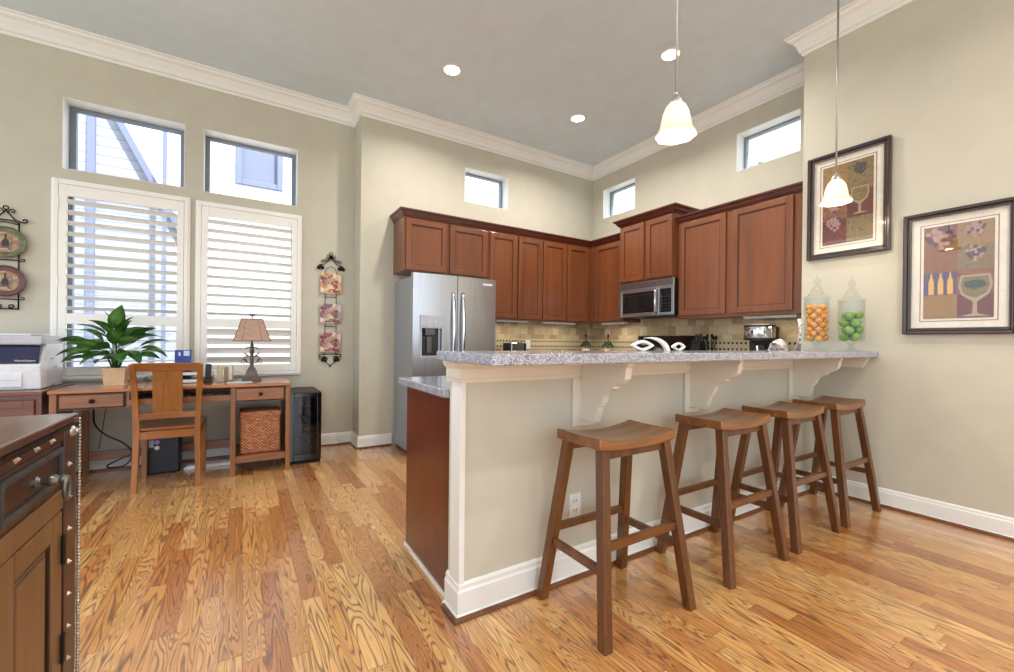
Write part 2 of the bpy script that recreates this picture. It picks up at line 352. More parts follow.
    def frame(s, plane, a0, a1, b0, b1, w, c0, c1, wt=None, wb=None):
        """rectangular ring; plane 'y': a=x b=z c=y ; plane 'x': a=y b=z c=x"""
        wt = wt or w; wb = wb or w
        for (p, q, r_, t_) in ((a0, a0 + w, b0, b1), (a1 - w, a1, b0, b1), (a0 + w, a1 - w, b1 - wt, b1), (a0 + w, a1 - w, b0, b0 + wb)):
            if plane == 'y': s.box(p, q, c0, c1, r_, t_)
            else: s.box(c0, c1, p, q, r_, t_)
        return s
    def pl(s, plane, a0, a1, b0, b1, c0, c1):
        return s.box(a0, a1, c0, c1, b0, b1) if plane == 'y' else s.box(c0, c1, a0, a1, b0, b1)
    def build(s, name, mat, parent=None, smooth=False, bevel=0, seg=2, subsurf=0):
        bmesh.ops.recalc_face_normals(s.b, faces=s.b.faces[:]); me = bpy.data.meshes.new(name); s.b.to_mesh(me); s.b.free()
        o = bpy.data.objects.new(name, me); C.objects.link(o); me.materials.append(MAT[mat] if isinstance(mat, str) else mat)
        if smooth:
            for p in me.polygons: p.use_smooth = True
            if smooth == 'auto':
                me.set_sharp_from_angle(angle=math.radians(35))
        if parent: o.parent = parent
        if bevel:
            m = o.modifiers.new('bevel', 'BEVEL'); m.width = bevel; m.segments = seg; m.limit_method = 'ANGLE'; m.angle_limit = math.radians(40)
        if subsurf:
            m = o.modifiers.new('sub', 'SUBSURF'); m.levels = subsurf; m.render_levels = subsurf
        return o
def tag(o, label, cat, group=None):
    o['label'] = label; o['category'] = cat
    if group: o['group'] = group
    return o
def thing(name, label, cat, loc=(0, 0, 0), rz=0, group=None):
    o = bpy.data.objects.new(name, None); o.empty_display_size = .1; C.objects.link(o); o.location = loc; o.rotation_euler = (0, 0, rz); return tag(o, label, cat, group)
def struct(o): o['kind'] = 'structure'; return o
def copy_tree(o, parent=None):
    c = o.copy(); C.objects.link(c); c.parent = parent
    for ch in list(o.children): copy_tree(ch, c)
    return c
def sweep(path, prof, closed=False):
    """profile (out, z) swept along an XY path, 'out' is to the right of travel, mitred"""
    m = MB(); n = len(path); rings = []
    for i, p in enumerate(path):
        p = Vector(p); d0 = (p - Vector(path[i - 1])).normalized() if i > 0 else None; d1 = (Vector(path[i + 1]) - p).normalized() if i < n - 1 else None
        if d0 is None: d0 = d1
        if d1 is None: d1 = d0
        n0 = Vector((d0.y, -d0.x)); n1 = Vector((d1.y, -d1.x)); b = (n0 + n1); b = b / b.length_squared * 2
        rings.append([m.b.verts.new((p.x + b.x * o, p.y + b.y * o, z)) for o, z in prof])
    k = len(prof)
    for A, B in zip(rings, rings[1:]):
        for j in range(k): m.b.faces.new((A[j], A[(j + 1) % k], B[(j + 1) % k], B[j]))
    m.b.faces.new(rings[0][::-1]); m.b.faces.new(rings[-1]); return m
def spiral(cx, cz, r, a0, turns, y, n=18, shrink=.25, plane='y'):
    pts = []
    for i in range(n + 1):
        t = i / n; a = a0 + turns * 2 * PI * t; rr = r * (1 - (1 - shrink) * t)
        u, v = cx + rr * math.cos(a), cz + rr * math.sin(a)
        pts.append((u, y, v) if plane == 'y' else (y, u, v))
    return pts

# ------------------------------------------------------------------ room shell
YW, YF, XK, XW, XJ, YS, ZC = 4.805, 4.51, 4.222, 3.79, 1.02, 1.64, 3.575
TH = .24
struct(MB().box(-4.2, 4.46, -4, 5.04, -.12, 0).build('floor', 'oak_floor'))
struct(MB().box(-4.2, 4.46, -4, 5.04, ZC, ZC + .15).build('ceiling', 'ceiling_paint'))
def holed(plane, a0, a1, c0, c1, holes, name, z0=0, z1=ZC):
    m = MB(); xs = sorted(set([a0, a1] + [h[0] for h in holes] + [h[1] for h in holes])); zs = sorted(set([z0, z1] + [h[2] for h in holes] + [h[3] for h in holes]))
    for i in range(len(xs) - 1):
        runs = []
        for j in range(len(zs) - 1):
            mx, mz = (xs[i] + xs[i + 1]) / 2, (zs[j] + zs[j + 1]) / 2
            if any(h[0] < mx < h[1] and h[2] < mz < h[3] for h in holes): continue
            if runs and abs(runs[-1][1] - zs[j]) < 1e-6: runs[-1][1] = zs[j + 1]
            else: runs.append([zs[j], zs[j + 1]])
        for r in runs: m.pl(plane, xs[i], xs[i + 1], r[0], r[1], c0, c1)
    o = m.build(name, 'wall_paint'); return struct(o)
T1 = (-1.248, -.459, 2.474, 3.048); T2 = (-.320, .460, 2.468, 3.045)
S1 = (-1.262, -.452, .80, 2.345); S2 = (-.334, .464, .80, 2.335)
FW = (2.20, 2.797, 2.76, 3.163); K1 = (3.74, 4.306, 2.83, 3.228); K2 = (1.85, 2.433, 2.855, 3.238)
holed('y', -4.2, XJ, YW, YW + TH, [T1, T2, S1, S2], 'wall_left')
holed('y', XJ, XK + TH, YF, YF + TH, [FW], 'wall_back')
struct(MB().box(XJ, XJ + .12, YF + TH, YW + TH, 0, ZC).build('wall_corner', 'wall_paint'))
holed('x', YS, YF, XK, XK + TH, [K1, K2], 'wall_kitchen')
struct(MB().box(XW, XK + TH, -4, YS, 0, ZC).build('wall_right', 'wall_paint'))
CR = [(0, ZC - .155), (.012, ZC - .155), (.016, ZC - .135), (.03, ZC - .125), (.036, ZC - .09), (.06, ZC - .05), (.085, ZC - .035), (.09, ZC - .018), (.105, ZC - .012), (.105, ZC), (0, ZC)]
struct(sweep([(-4.2, YW), (XJ, YW), (XJ, YF), (XK, YF), (XK, YS), (XW, YS), (XW, -4)], CR).build('trim_1', 'trim_paint'))
BB = [(0, 0), (.022, 0), (.022, .012), (.014, .02), (.014, .098), (.010, .108), (.010, .118), (.004, .126), (0, .126)]
struct(sweep([(-4.2, YW), (XJ, YW), (XJ, YF), (1.36, YF)], BB).build('baseboard_back', 'trim_paint'))
struct(sweep([(XW, 1.545), (XW, -4)], BB).build('baseboard_right', 'trim_paint'))
def window(k, plane, h, c0, depth, fw, label):
    """reveal lining, grey frame and pane in a wall hole; c0 inner wall face, depth to the frame"""
    e = thing('window_%d' % k, label, 'window'); del e['category']; del e['label']; struct(e)
    a0, a1, b0, b1 = h; t = .004
    m = MB(); m.frame(plane, a0, a1, b0, b1, t, c0 + .001, c0 + depth); m.build('window_reveal', 'trim_paint', e)
    MB().frame(plane, a0 + t, a1 - t, b0 + t, b1 - t, fw, c0 + depth - .03, c0 + depth + .02, wt=fw * .7, wb=fw * .45).build('window_frame', 'window_grey', e, bevel=.003)
    MB().pl(plane, a0 + fw * .6, a1 - fw * .6, b0 + fw * .4, b1 - fw * .6, c0 + depth - .006, c0 + depth - .001).build('window_pane', 'window_glass', e)
window(1, 'y', T1, YW, .18, .042, '')
window(2, 'y', T2, YW, .18, .036, '')
window(3, 'y', FW, YF, .16, .022, '')
window(4, 'x', K1, XK, .16, .022, '')
window(5, 'x', K2, XK, .16, .022, '')
window(6, 'y', S1, YW, .18, .04, ''); window(7, 'y', S2, YW, .18, .04, '')

SH = [(.0225, .0005), (.036, .0005), (.034, .010), (.0225, .018)]
struct(sweep([(-4.2, YW), (XJ, YW), (XJ, YF), (1.36, YF)], SH).build('trim_6', 'shoe_wood'))
struct(sweep([(XW, 1.50), (XW, -4)], SH).build('trim_7', 'shoe_wood'))
# ------------------------------------------------------------------ shutters
def shutter(x0, x1, zt, zb, mid, tu, tl, label, hinge):
    e = thing('plantation_shutter', label, 'shutter', ((x0 + x1) / 2, YW, 0), group='plantation shutters over the two tall windows')
    w = (x1 - x0) / 2; m = MB()
    for i, (d, y) in enumerate(((0, .022), (.014, .034))):
        m.frame('y', -w + d, w - d, zb + d, zt - d, .03, -y, -.002)
    m.build('outer_frame', 'shutter_paint', e, bevel=.004)
    a = w - .046; m = MB(); m.frame('y', -a, a, zb + .046, zt - .046, .048, -.034, -.006, wt=.09, wb=.07); m.box(-a + .048, a - .048, -.034, -.006, mid - .042, mid + .042)
    m.build('panel', 'shutter_paint', e, bevel=.003)
    def louvers(z0, z1, tilt, nm):
        n = round((z1 - z0) / .088); m = MB(); p = (z1 - z0) / n; L = a - .050
        for i in range(n):
            z = z0 + p * (i + .5); sec = []
            for t in range(12):
                an = 2 * PI * t / 12; u, v = .045 * math.cos(an), .0055 * math.sin(an)
                sec.append((-.02 + u * math.cos(tilt) - v * math.sin(tilt), z + u * math.sin(tilt) + v * math.cos(tilt)))
            m.prism(sec, 'x', -L, L)
        m.build(nm, 'shutter_paint', e, smooth='auto')
    louvers(mid + .042, zt - .136, tu, 'upper_louvers'); louvers(zb + .116, mid - .042, tl, 'lower_louvers')
    s = -1 if hinge == 'l' else 1
    for z in (zb + .2, zb + .8, zt - .2): MB().lathe([(.005, z - .035), (.005, z + .035)], (s * (w - .046), -.038, 0), 8).build('hinge', 'shutter_paint', e)
shutter(-1.303, -.411, 2.385, .755, 1.262, -.24, -.04, 'white plantation shutter of the left tall window, behind the potted plant', 'l')
shutter(-.374, .504, 2.375, .755, 1.262, -.24, -.78, 'white plantation shutter of the right tall window, behind the table lamp', 'r')

# ------------------------------------------------------------------ island
YI, YB2 = 1.545, 1.66
struct(sweep([(.750, YB2 - .02), (.750, YI), (3.74, YI)], [(o + .004, z) for o, z in SH]).build('trim_8', 'shoe_wood'))
struct(MB().box(.75, XW, YI, YB2, 0, 1.03).build('wall_island', 'island_paint'))
struct(sweep([(.75, YB2 + .0), (.75, YI), (XW, YI)], [(0, 0), (.026, 0), (.026, .01), (.016, .02), (.016, .105), (.011, .115), (.011, .13), (.004, .14), (0, .14)][::-1]).build('baseboard_island', 'trim_paint'))
m = MB(); m.box(.742, .752, YI - .006, YB2 - .035, .13, .95); m.box(.745, .765, YI - .007, YI + .002, .13, .95); m.build('trim_2', 'trim_paint'); struct(bpy.data.objects['trim_2'])
struct(sweep([(.75, YB2), (.75, YI), (XW, YI)], [(0, .945), (.012, .945), (.014, .957), (.018, .965), (.018, 1.0), (.03, 1.012), (.034, 1.03), (0, 1.03)]).build('trim_3', 'corbel_paint'))
bar = thing('bar_countertop', 'long grey granite bar top on the half wall, overhanging the stools', 'countertop', (0, 0, 0))
m = MB(); m.prism([(.662, 1.15), (XW - .002, 1.15), (XW - .002, 1.633), (.675, 1.633)], 'z', 1.034, 1.072); m.build('slab', 'granite', bar, bevel=.005, seg=3)
cor = []
def corbel_prof():
    d = [(0, 1.033), (-.288, 1.033), (-.288, 1.012), (-.280, 1.008), (-.278, .985), (-.272, .958), (-.25, .938), (-.222, .927), (-.208, .922), (-.208, .912), (-.197, .908), (-.17, .895), (-.148, .872), (-.137, .84), (-.13, .838), (-.128, .826), (-.118, .822), (-.108, .79), (-.098, .762), (-.09, .745), (0, .745)]
    return [(YI - .018 + y, z) for y, z in d]
for i, (x, lb) in enumerate(((1.368, 'cream scrolled corbel under the bar top above the nearest stool, leftmost of three'), (2.210, 'cream scrolled corbel under the bar top, the middle one of three'), (3.42, 'cream scrolled corbel under the bar top below the fruit jars, nearest the right wall'))):
    if i == 0:
        e = thing('corbel', lb, 'bracket', (x, 0, 0), group='scrolled corbels carrying the bar top')
        MB().prism(corbel_prof(), 'x', 0, .038).build('bracket_body', 'corbel_paint', e, bevel=.003)
        MB().box(-.046, .088, YI - .018, YI - .001, .715, .944).build('back_plate', 'corbel_paint', e, bevel=.003)
        cor.append(e)
    else:
        e = copy_tree(cor[0]); e.location.x = x; e['label'] = lb
tag(MB().prism([(1.542, 1.031), (1.20, 1.031), (1.235, .955), (1.542, .955)], 'x', XW - .02, XW - .001).build('wall_cleat', 'corbel_paint', bevel=.002), 'cream support cleat on the right wall under the end of the bar top', 'bracket')
def outlet(loc, plane, label, grp=None):
    e = thing('wall_outlet', label, 'outlet', loc, group=grp); a = MB().pl(plane, -.035, .035, -.057, .057, -.007, -.0008) ; a.build('cover_plate', 'outlet_white', e, bevel=.002)
    for z in (-.022, .022):
        k = MB().pl(plane, -.017, .017, z - .013, z + .013, -.0078, -.006).build('socket', 'outlet_white', e, bevel=.003); m = MB()
        m.pl(plane, -.010, -.007, z - .006, z + .006, -.0085, -.0070); m.pl(plane, .005, .008, z - .006, z + .006, -.0085, -.0070); m.build('socket_slots', 'black_plastic', k)
outlet((1.35, YI, .338), 'y', 'white double outlet low on the half wall, behind the nearest bar stool')
outlet((3.112, YF - .012, 1.085), 'y', 'white outlet on the tiled backsplash right of the refrigerator')

# end panel and the inner cabinets of the island
e = thing('island_cabinet', 'cherry base cabinet on the kitchen side of the half wall with a plain end panel', 'cabinet')
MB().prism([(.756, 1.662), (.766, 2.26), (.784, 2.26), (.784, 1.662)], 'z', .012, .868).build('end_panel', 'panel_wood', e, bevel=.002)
MB().prism([(.747, 1.662), (.757, 2.26), (.766, 2.26), (.757, 1.662)], 'z', 0, .014).build('shoe_moulding', 'trim_paint', e)
MB().box(.786, 3.4, 1.662, 2.24, .1, .868).build('body', 'cherry_dark', e); MB().box(.80, 3.4, 1.70, 2.18, 0, .1).build('toe_kick', 'cherry_dark', e)
def shaker(plane, a0, a1, b0, b1, c, d, e, sgn=-1, mat='cherry', nm='door', fr=.055):
    """framed door; c its back plane, d thickness, sgn direction it faces"""
    lo, hi = sorted((c, c + sgn * d)); m = MB(); m.frame(plane, a0, a1, b0, b1, fr, lo, hi)
    o = m.build(nm, mat, e, bevel=.0025)
    lo, hi = sorted((c + sgn * .001, c + sgn * d * .45)); p = MB(); p.pl(plane, a0 + fr - .002, a1 - fr + .002, b0 + fr - .002, b1 - fr + .002, lo, hi); p.build('door_panel', mat, o)
    lo, hi = sorted((c + sgn * d * .45, c + sgn * d * .7)); b = MB(); b.frame(plane, a0 + fr - .001, a1 - fr + .001, b0 + fr - .001, b1 - fr + .001, .009, lo, hi); b.build('door_bead', 'cherry_dark', o)
    return o
for i in range(5): shaker('y', .82 + i * .515, 1.32 + i * .515, .13, .85, 2.241, .02, e, 1)
ct = thing('lower_countertop', 'grey granite worktop one step below the bar top, above the cherry end panel', 'countertop')
MB().prism([(.722, 1.664), (.738, 2.33), (3.57, 2.33), (3.57, 1.664)], 'z', .870, .908).build('slab', 'granite', ct, bevel=.006, seg=3)
# counters along the fridge wall and the kitchen wall
e = thing('base_cabinet', 'cherry base cabinets along the fridge wall below the tiled backsplash', 'cabinet')
MB().box(2.325, 4.2, 3.93, 4.50, .1, .868).build('body', 'cherry_dark', e); MB().box(2.33, 4.2, 3.99, 4.49, 0, .1).build('toe_kick', 'cherry_dark', e)
for i in range(3): shaker('y', 2.34 + i * .41, 2.735 + i * .41, .13, .85, 3.929, .02, e)
e = thing('base_cabinet', 'cherry base cabinet below the coffee maker, right of the range', 'cabinet')
MB().box(3.62, 4.21, 1.66, 2.79, .1, .868).build('body', 'cherry_dark', e); MB().box(3.68, 4.2, 1.67, 2.79, 0, .1).build('toe_kick', 'cherry_dark', e)
shaker('x', 2.36, 2.78, .13, .85, 3.619, .02, e)
e = thing('base_cabinet', 'cherry base cabinet in the corner left of the range', 'cabinet')
MB().box(3.62, 4.205, 3.61, 3.90, .1, .868).build('body', 'cherry_dark', e); MB().box(3.68, 4.2, 3.62, 3.9, 0, .1).build('toe_kick', 'cherry_dark', e)
ct = thing('lower_countertop', 'grey granite worktop in the kitchen corner under the backsplash outlet', 'countertop')
MB().prism([(2.32, 4.498), (2.32, 3.89), (3.58, 3.89), (3.58, 3.605), (4.208, 3.605), (4.208, 4.498)], 'z', .870, .908).build('slab', 'granite', ct, bevel=.005)
ct = thing('lower_countertop', 'grey granite worktop under the coffee maker', 'countertop')
MB().box(3.58, 4.208, 1.664, 2.795, .870, .908).build('slab', 'granite', ct, bevel=.005)
struct(MB().box(2.30, XK - .001, YF - .01, YF - .0005, .909, 1.40).build('trim_4', 'tile_x'))
struct(MB().box(XK - .01, XK - .0005, 1.645, YF - .011, .909, 1.44).build('trim_5', 'tile_y'))

# ------------------------------------------------------------------ wall cabinets
CP = [(0, 2.37), (.006, 2.37), (.012, 2.385), (.022, 2.395), (.03, 2.42), (.044, 2.43), (.046, 2.445), (0, 2.445)]
YC, XC = 4.18, 3.89
e = thing('wall_cabinet', 'short two door cherry wall cabinet above the refrigerator', 'cabinet')
m = MB(); m.box(1.362, 2.335, YC, YF - .001, 1.822, 2.40); m.build('body', 'cherry', e, bevel=.002)
for a, b in ((1.385, 1.832), (1.865, 2.318)): shaker('y', a, b, 1.835, 2.352, YC - .0005, .02, e)
m = sweep([(1.362, YF), (1.362, YC), (2.337, YC)][::-1], [(-o, z) for o, z in CP]); m.build('crown', 'crown_cherry', e)
e = thing('wall_cabinet', 'four door cherry wall cabinet between refrigerator and kitchen corner', 'cabinet')
MB().box(2.337, 3.93, YC, YF - .001, 1.375, 2.40).build('body', 'cherry', e, bevel=.002)
for a, b in ((2.357, 2.718), (2.742, 3.082), (3.108, 3.462), (3.490, 3.842)): shaker('y', a, b, 1.39, 2.352, YC - .0005, .02, e)
m = sweep([(2.339, YC), (XC + .01, YC)][::-1], [(-o, z) for o, z in CP]); m.build('crown', 'crown_cherry', e)
e = thing('wall_cabinet', 'single door cherry wall cabinet on the right hand side of the kitchen corner', 'cabinet')
MB().box(XC, XK - .001, 3.615, YC - .003, 1.375, 2.40).build('body', 'cherry', e, bevel=.002)
shaker('x', 3.625, 4.085, 1.39, 2.352, XC - .0005, .02, e)
m = sweep([(XC, 3.617), (XC, YC - .05)], [(-o, z) for o, z in CP]); m.build('crown', 'crown_cherry', e)
e = thing('wall_cabinet', 'raised two door cherry wall cabinet above the microwave', 'cabinet')
XM = 3.822
MB().box(XM, XK - .001, 2.862, 3.60, 1.812, 2.53).build('body', 'cherry', e, bevel=.002)
for a, b in ((2.868, 3.205), (3.238, 3.585)): shaker('x', a, b, 1.83, 2.475, XM - .0005, .02, e)
m = sweep([(XK, 2.862), (XM, 2.862), (XM, 3.60), (XK, 3.60)], [(-o * 1.45, z + .12) for o, z in CP]); m.build('crown', 'crown_cherry', e)
e = thing('wall_cabinet', 'large two door cherry wall cabinet above the coffee maker, against the wall end', 'cabinet')
MB().box(XC, XK - .001, 1.645, 2.857, 1.375, 2.40).build('body', 'cherry', e, bevel=.002)
for a, b in ((1.745, 2.265), (2.325, 2.822)): shaker('x', a, b, 1.405, 2.365, XC - .0005, .02, e)
m = sweep([(XC, 1.645), (XC, 2.857)], [(-o, z) for o, z in CP]); m.build('crown', 'crown_cherry', e)
for k, (x0, x1, y0, y1, lb) in enumerate(((2.5, 2.95, 4.25, 4.33, 'slim white light under the wall cabinet right of the refrigerator'), (3.2, 3.7, 4.25, 4.33, 'slim white light under the wall cabinet left of the corner'), (3.96, 4.04, 3.66, 4.05, 'slim white light under the single door corner cabinet'), (3.96, 4.04, 1.75, 2.2, 'slim white light under the large wall cabinet above the coffee maker'))):
    e = thing('under_cabinet_light', lb, 'light', group='lights under the wall cabinets')
    MB().box(x0, x1, y0, y1, 1.355, 1.3745).build('housing', 'fixture_white', e, bevel=.003); MB().box(x0 + .01, x1 - .01, y0 + .01, y1 - .01, 1.352, 1.356).build('lens', 'fixture_white', e)
    area_light('undercabinet_lamp', ((x0 + x1) / 2, (y0 + y1) / 2, 1.35), (0, 0, 0), x1 - x0, 1.3, (1, .9, .76), 'RECTANGLE', size_y=y1 - y0)

# ------------------------------------------------------------------ refrigerator
e = thing('refrigerator', 'stainless french door refrigerator with water dispenser below the short cabinet', 'refrigerator')
MB().box(1.372, 2.282, 3.975, 4.47, .03, 1.735).build('body', 'steel_side', e, bevel=.006)
MB().box(1.39, 2.27, 3.95, 4.4, 0, .05).build('toe_grille', 'black_plastic', e)
def fdoor(x0, x1, z0, z1, nm, hole=None):
    def y(x): return 3.905 - .02 * (1 - ((x - 1.827) / .455) ** 2)
    m = MB(); n = 12; o = None
    def seg(a0, a1, b0, b1, k):
        xs = [a0 + (a1 - a0) * i / k for i in range(k + 1)]; m.prism([(x, y(x)) for x in xs] + [(a1, 3.972), (a0, 3.972)], 'z', b0, b1)
    if hole:
        h0, h1, g0, g1 = hole; seg(x0, x1, g1, z1, n); seg(x0, x1, z0, g0, n); seg(x0, h0, g0, g1, 2); seg(h1, x1, g0, g1, 4)
        m.box(h0, h1, 3.958, 3.972, g0, g1)
    else: seg(x0, x1, z0, z1, n)
    return m.build(nm, 'stainless', e, smooth='auto')
DH = (1.452, 1.665, .965, 1.245)
dl = fdoor(1.372, 1.824, .68, 1.768, 'left_door', DH); dr = fdoor(1.830, 2.282, .68, 1.768, 'right_door'); fz = fdoor(1.372, 2.282, .06, .672, 'freezer_drawer')
MB().box(1.44, 1.677, 3.878, 3.905, 1.25, 1.365).build('dispenser_panel', 'grey_plastic', dl, bevel=.003)
m = MB(); m.box(1.462, 1.655, 3.955, 3.9575, .97, 1.24); m.build('dispenser_recess', 'steel_dark', dl)
m = MB(); m.box(1.50, 1.60, 3.905, 3.95, 1.17, 1.24); m.box(1.525, 1.575, 3.93, 3.952, 1.0, 1.16); m.build('dispenser_paddle', 'pewter', dl, bevel=.004)
m = MB(); m.frame('y', 1.442, 1.675, .955, 1.25, .012, 3.88, 3.90); m.build('dispenser_frame', 'grey_plastic', dl)
m = MB(); m.lathe([(.012, 0), (.012, .004)], (1.53, 3.876, 1.30), 12, 'y'); m.lathe([(.012, 0), (.012, .004)], (1.595, 3.876, 1.30), 12, 'y'); m.build('dispenser_buttons', 'pale_blue', dl)
for x, d, s in ((1.775, dl, -1), (1.879, dr, 1)):
    pts = [(x - s * 0, 3.885, 1.60)] + [(x + s * .0, 3.885 - .05 * math.sin(PI * (i / 14)) ** .5, 1.60 - .72 * i / 14) for i in range(1, 14)] + [(x, 3.885, .88)]
    m = MB(); m.tube(pts, .016, 10); m.build('handle', 'chrome', d, smooth=True)
m = MB(); m.tube([(1.5, 3.885, .62), (1.5, 3.84, .62), (2.15, 3.84, .62), (2.15, 3.885, .62)], .014, 8); m.build('handle', 'chrome', fz, smooth=True)
MB().box(2.12, 2.23, 3.888, 3.899, 1.70, 1.72).build('badge', 'white_plastic', dr)
m = MB(); m.box(1.39, 1.47, 3.93, 4.02, 1.736, 1.765); m.box(2.19, 2.27, 3.93, 4.02, 1.736, 1.765); m.build('hinge_covers', 'grey_plastic', e, bevel=.004)

# ------------------------------------------------------------------ microwave and range
e = thing('microwave_oven', 'stainless over the range microwave hanging below the raised cabinet', 'microwave')
X0 = 3.822
MB().box(X0 + .012, XK - .012, 2.845, 3.592, 1.415, 1.808).build('body', 'black_plastic', e)
m = MB(); m.box(X0 - .006, X0 + .012, 2.845, 3.592, 1.735, 1.808)
m.build('vent_grille', 'stainless', e, bevel=.002); m = MB()
for i in range(5): m.box(X0 - .009, X0 - .006, 2.86, 3.58, 1.743 + i * .0125, 1.748 + i * .0125)
m.build('vent_slots', 'steel_dark', e)
d = MB().frame('x', 3.06, 3.592, 1.42, 1.732, .038, X0 - .012, X0 + .012).build('door', 'stainless', e, bevel=.003)
MB().box(X0 - .004, X0 + .01, 3.09, 3.56, 1.455, 1.70).build('door_window', 'black_gloss', d)
MB().frame('x', 3.12, 3.53, 1.49, 1.665, .006, X0 - .0055, X0 - .003).build('window_border', 'steel_dark', d)
m = MB(); m.tube([(X0 - .012, 3.055, 1.71), (X0 - .045, 3.05, 1.68), (X0 - .052, 3.05, 1.57), (X0 - .045, 3.05, 1.47), (X0 - .012, 3.055, 1.44)], .011, 8); m.build('handle', 'chrome', d, smooth=True)
MB().frame('x', 2.845, 3.056, 1.42, 1.732, .03, X0 - .012, X0 + .012).build('control_frame', 'stainless', e, bevel=.003)
c = MB().box(X0 - .006, X0 + .01, 2.87, 3.03, 1.445, 1.705).build('control_panel', 'black_gloss', e)
m = MB()
for i in range(5):
    for j in range(3): m.box(X0 - .0075, X0 - .0055, 2.888 + j * .045, 2.918 + j * .045, 1.47 + i * .034, 1.487 + i * .034)
m.build('buttons', 'steel_dark', c)
e = thing('kitchen_range', 'black and stainless cooking range with a tall black back console, below the microwave', 'stove')
MB().box(3.58, 4.19, 2.80, 3.60, .02, .905).build('body', 'stainless', e, bevel=.005); MB().box(3.56, 3.58, 2.82, 3.58, .25, .78).build('oven_door', 'black_gloss', e, bevel=.004)
MB().box(3.575, 4.10, 2.80, 3.60, .905, .918).build('cooktop', 'black_gloss', e, bevel=.003)
m = MB(); m.tube([(3.56, 2.9, .81), (3.52, 2.9, .81), (3.52, 3.5, .81), (3.56, 3.5, .81)], .012, 8); m.build('handle', 'chrome', e, smooth=True)
MB().prism([(4.11, .90), (4.195, .90), (4.195, 1.205), (4.15, 1.205)], 'y', 2.80, 3.60).build('back_console', 'black_gloss', e, bevel=.006)
m = MB()
for y in (3.0, 3.4):
    for x in (3.72, 3.95): MB().lathe([(.055, 0), (.055, .012)], (x, y, .918), 16).build('burner', 'black_iron', e)

# ------------------------------------------------------------------ small kitchen things
e = thing('coffee_maker', 'silver and black drip coffee maker under the large wall cabinet', 'coffee maker', (3.98, 2.06, .908))
MB().box(-.10, .12, -.11, .11, 0, .04).build('base', 'black_plastic', e, bevel=.008)
MB().box(.03, .13, -.11, .11, .04, .37).build('water_tank', 'black_plastic', e, bevel=.01)
m = MB(); m.lathe([(.118, .26), (.125, .27), (.125, .365), (.118, .375)], (0, .0, 0), 28); m.build('brew_housing', 'chrome', e, smooth='auto')
m = MB(); m.lathe([(.126, .366), (.126, .382), (.05, .39), (0, .39)], (0, 0, 0), 28); m.build('lid', 'black_plastic', e, smooth='auto')
m = MB(); m.lathe([(.127, .245), (.127, .262)], (0, 0, 0), 28); m.build('housing_band', 'black_plastic', e, smooth='auto')
c = MB().lathe([(.0, .045), (.07, .045), (.08, .09), (.075, .16), (.05, .20), (.052, .215)], (-.01, 0, 0), 20).build('carafe', 'tumbler_glass', e, smooth=True)
m = MB(); m.tube([(-.07, -.03, .20), (-.13, -.05, .19), (-.13, -.05, .09), (-.08, -.03, .08)], .009, 6); m.build('carafe_handle', 'chrome', c, smooth=True)
m = MB(); m.lathe([(.012, 0), (.012, .004)], (-.127, 0, .32), 12, 'x'); m.build('power_button', 'black_plastic', e)
e = thing('ceramic_jug', 'floral patterned ceramic jug at the end of the kitchen counter beside the wall', 'jug', (4.08, 1.745, .908))
MB().lathe([(0, 0), (.05, 0), (.075, .06), (.078, .14), (.05, .22), (.034, .30), (.04, .40), (.05, .43), (.044, .43), (.03, .40)], (0, 0, 0), 20).build('body', 'floral', e, smooth=True)
m = MB(); m.tube([(.035, -.02, .40), (.09, -.05, .38), (.10, -.055, .26), (.06, -.035, .2)], .009, 8); m.build('handle', 'floral', e, smooth=True)
m = MB(); m.lathe([(.0, 0)] + [(.07 + .014 * math.sin(i * 2.1), .03 + .03 * i) for i in range(7)] + [(.03, .245), (0, .25)], (0, 0, 0), 14)
for v in m.b.verts: v.co += Vector((noise.noise(v.co * 18), noise.noise(v.co * 18 + Vector((9, 0, 0))), noise.noise(v.co * 18 + Vector((0, 9, 0))))) * .035
o = m.build('tea_towel', 'floral', smooth=True, subsurf=1); o.location = (3.86, 1.845, .908); tag(o, 'crumpled floral tea towel on the kitchen counter right of the coffee maker', 'towel')
e = thing('knife_block', 'black slanted knife block beside the range console', 'knife block', (4.02, 2.72, .908))
MB().prism([(-.06, 0), (.06, 0), (.10, .20), (.0, .25)], 'y', -.05, .05).build('block', 'black_plastic', e, bevel=.006)
m = MB()
for j in range(3):
    for k in range(2): MB().bar((.02 + k * .045, -.03 + j * .03, .235 - k * .02), (.045 + k * .045, -.03 + j * .03, .31 - k * .02), .018, .012).build('knife_handle', 'black_plastic', e, bevel=.003)
e = thing('cooking_utensil_holder', 'dark crock of cooking utensils right of the range', 'utensil holder', (4.12, 2.62, .908))
MB().lathe([(0, 0), (.045, 0), (.05, .13), (.044, .13), (.04, .01)], (0, 0, 0), 16).build('crock', 'black_gloss', e, smooth='auto')
m = MB()
for a in range(5):
    an = a * 1.3; q = (.05 * math.cos(an), .05 * math.sin(an), .27 + .02 * (a % 2)); m.tube([(.01 * math.cos(an), .01 * math.sin(an), .02), q], .005, 6); m.ball(q, .018, (1, .5, 1.4), 8, 6)
m.build('utensils', 'black_iron', e, smooth=True)
e = thing('toaster', 'small chrome toaster with dark ends on the counter right of the refrigerator', 'toaster', (2.80, 4.32, .908))
MB().box(-.10, .10, -.07, .07, .012, .20).build('body', 'chrome', e, bevel=.02, seg=3)
m = MB(); m.box(-.125, -.101, -.072, .072, 0, .195); m.box(.101, .125, -.072, .072, 0, .195); m.build('end_caps', 'black_plastic', e, bevel=.008)
for y in (-.0275, .0275): MB().box(-.08, .08, y - .012, y + .012, .198, .2015).build('slot', 'black_plastic', e)
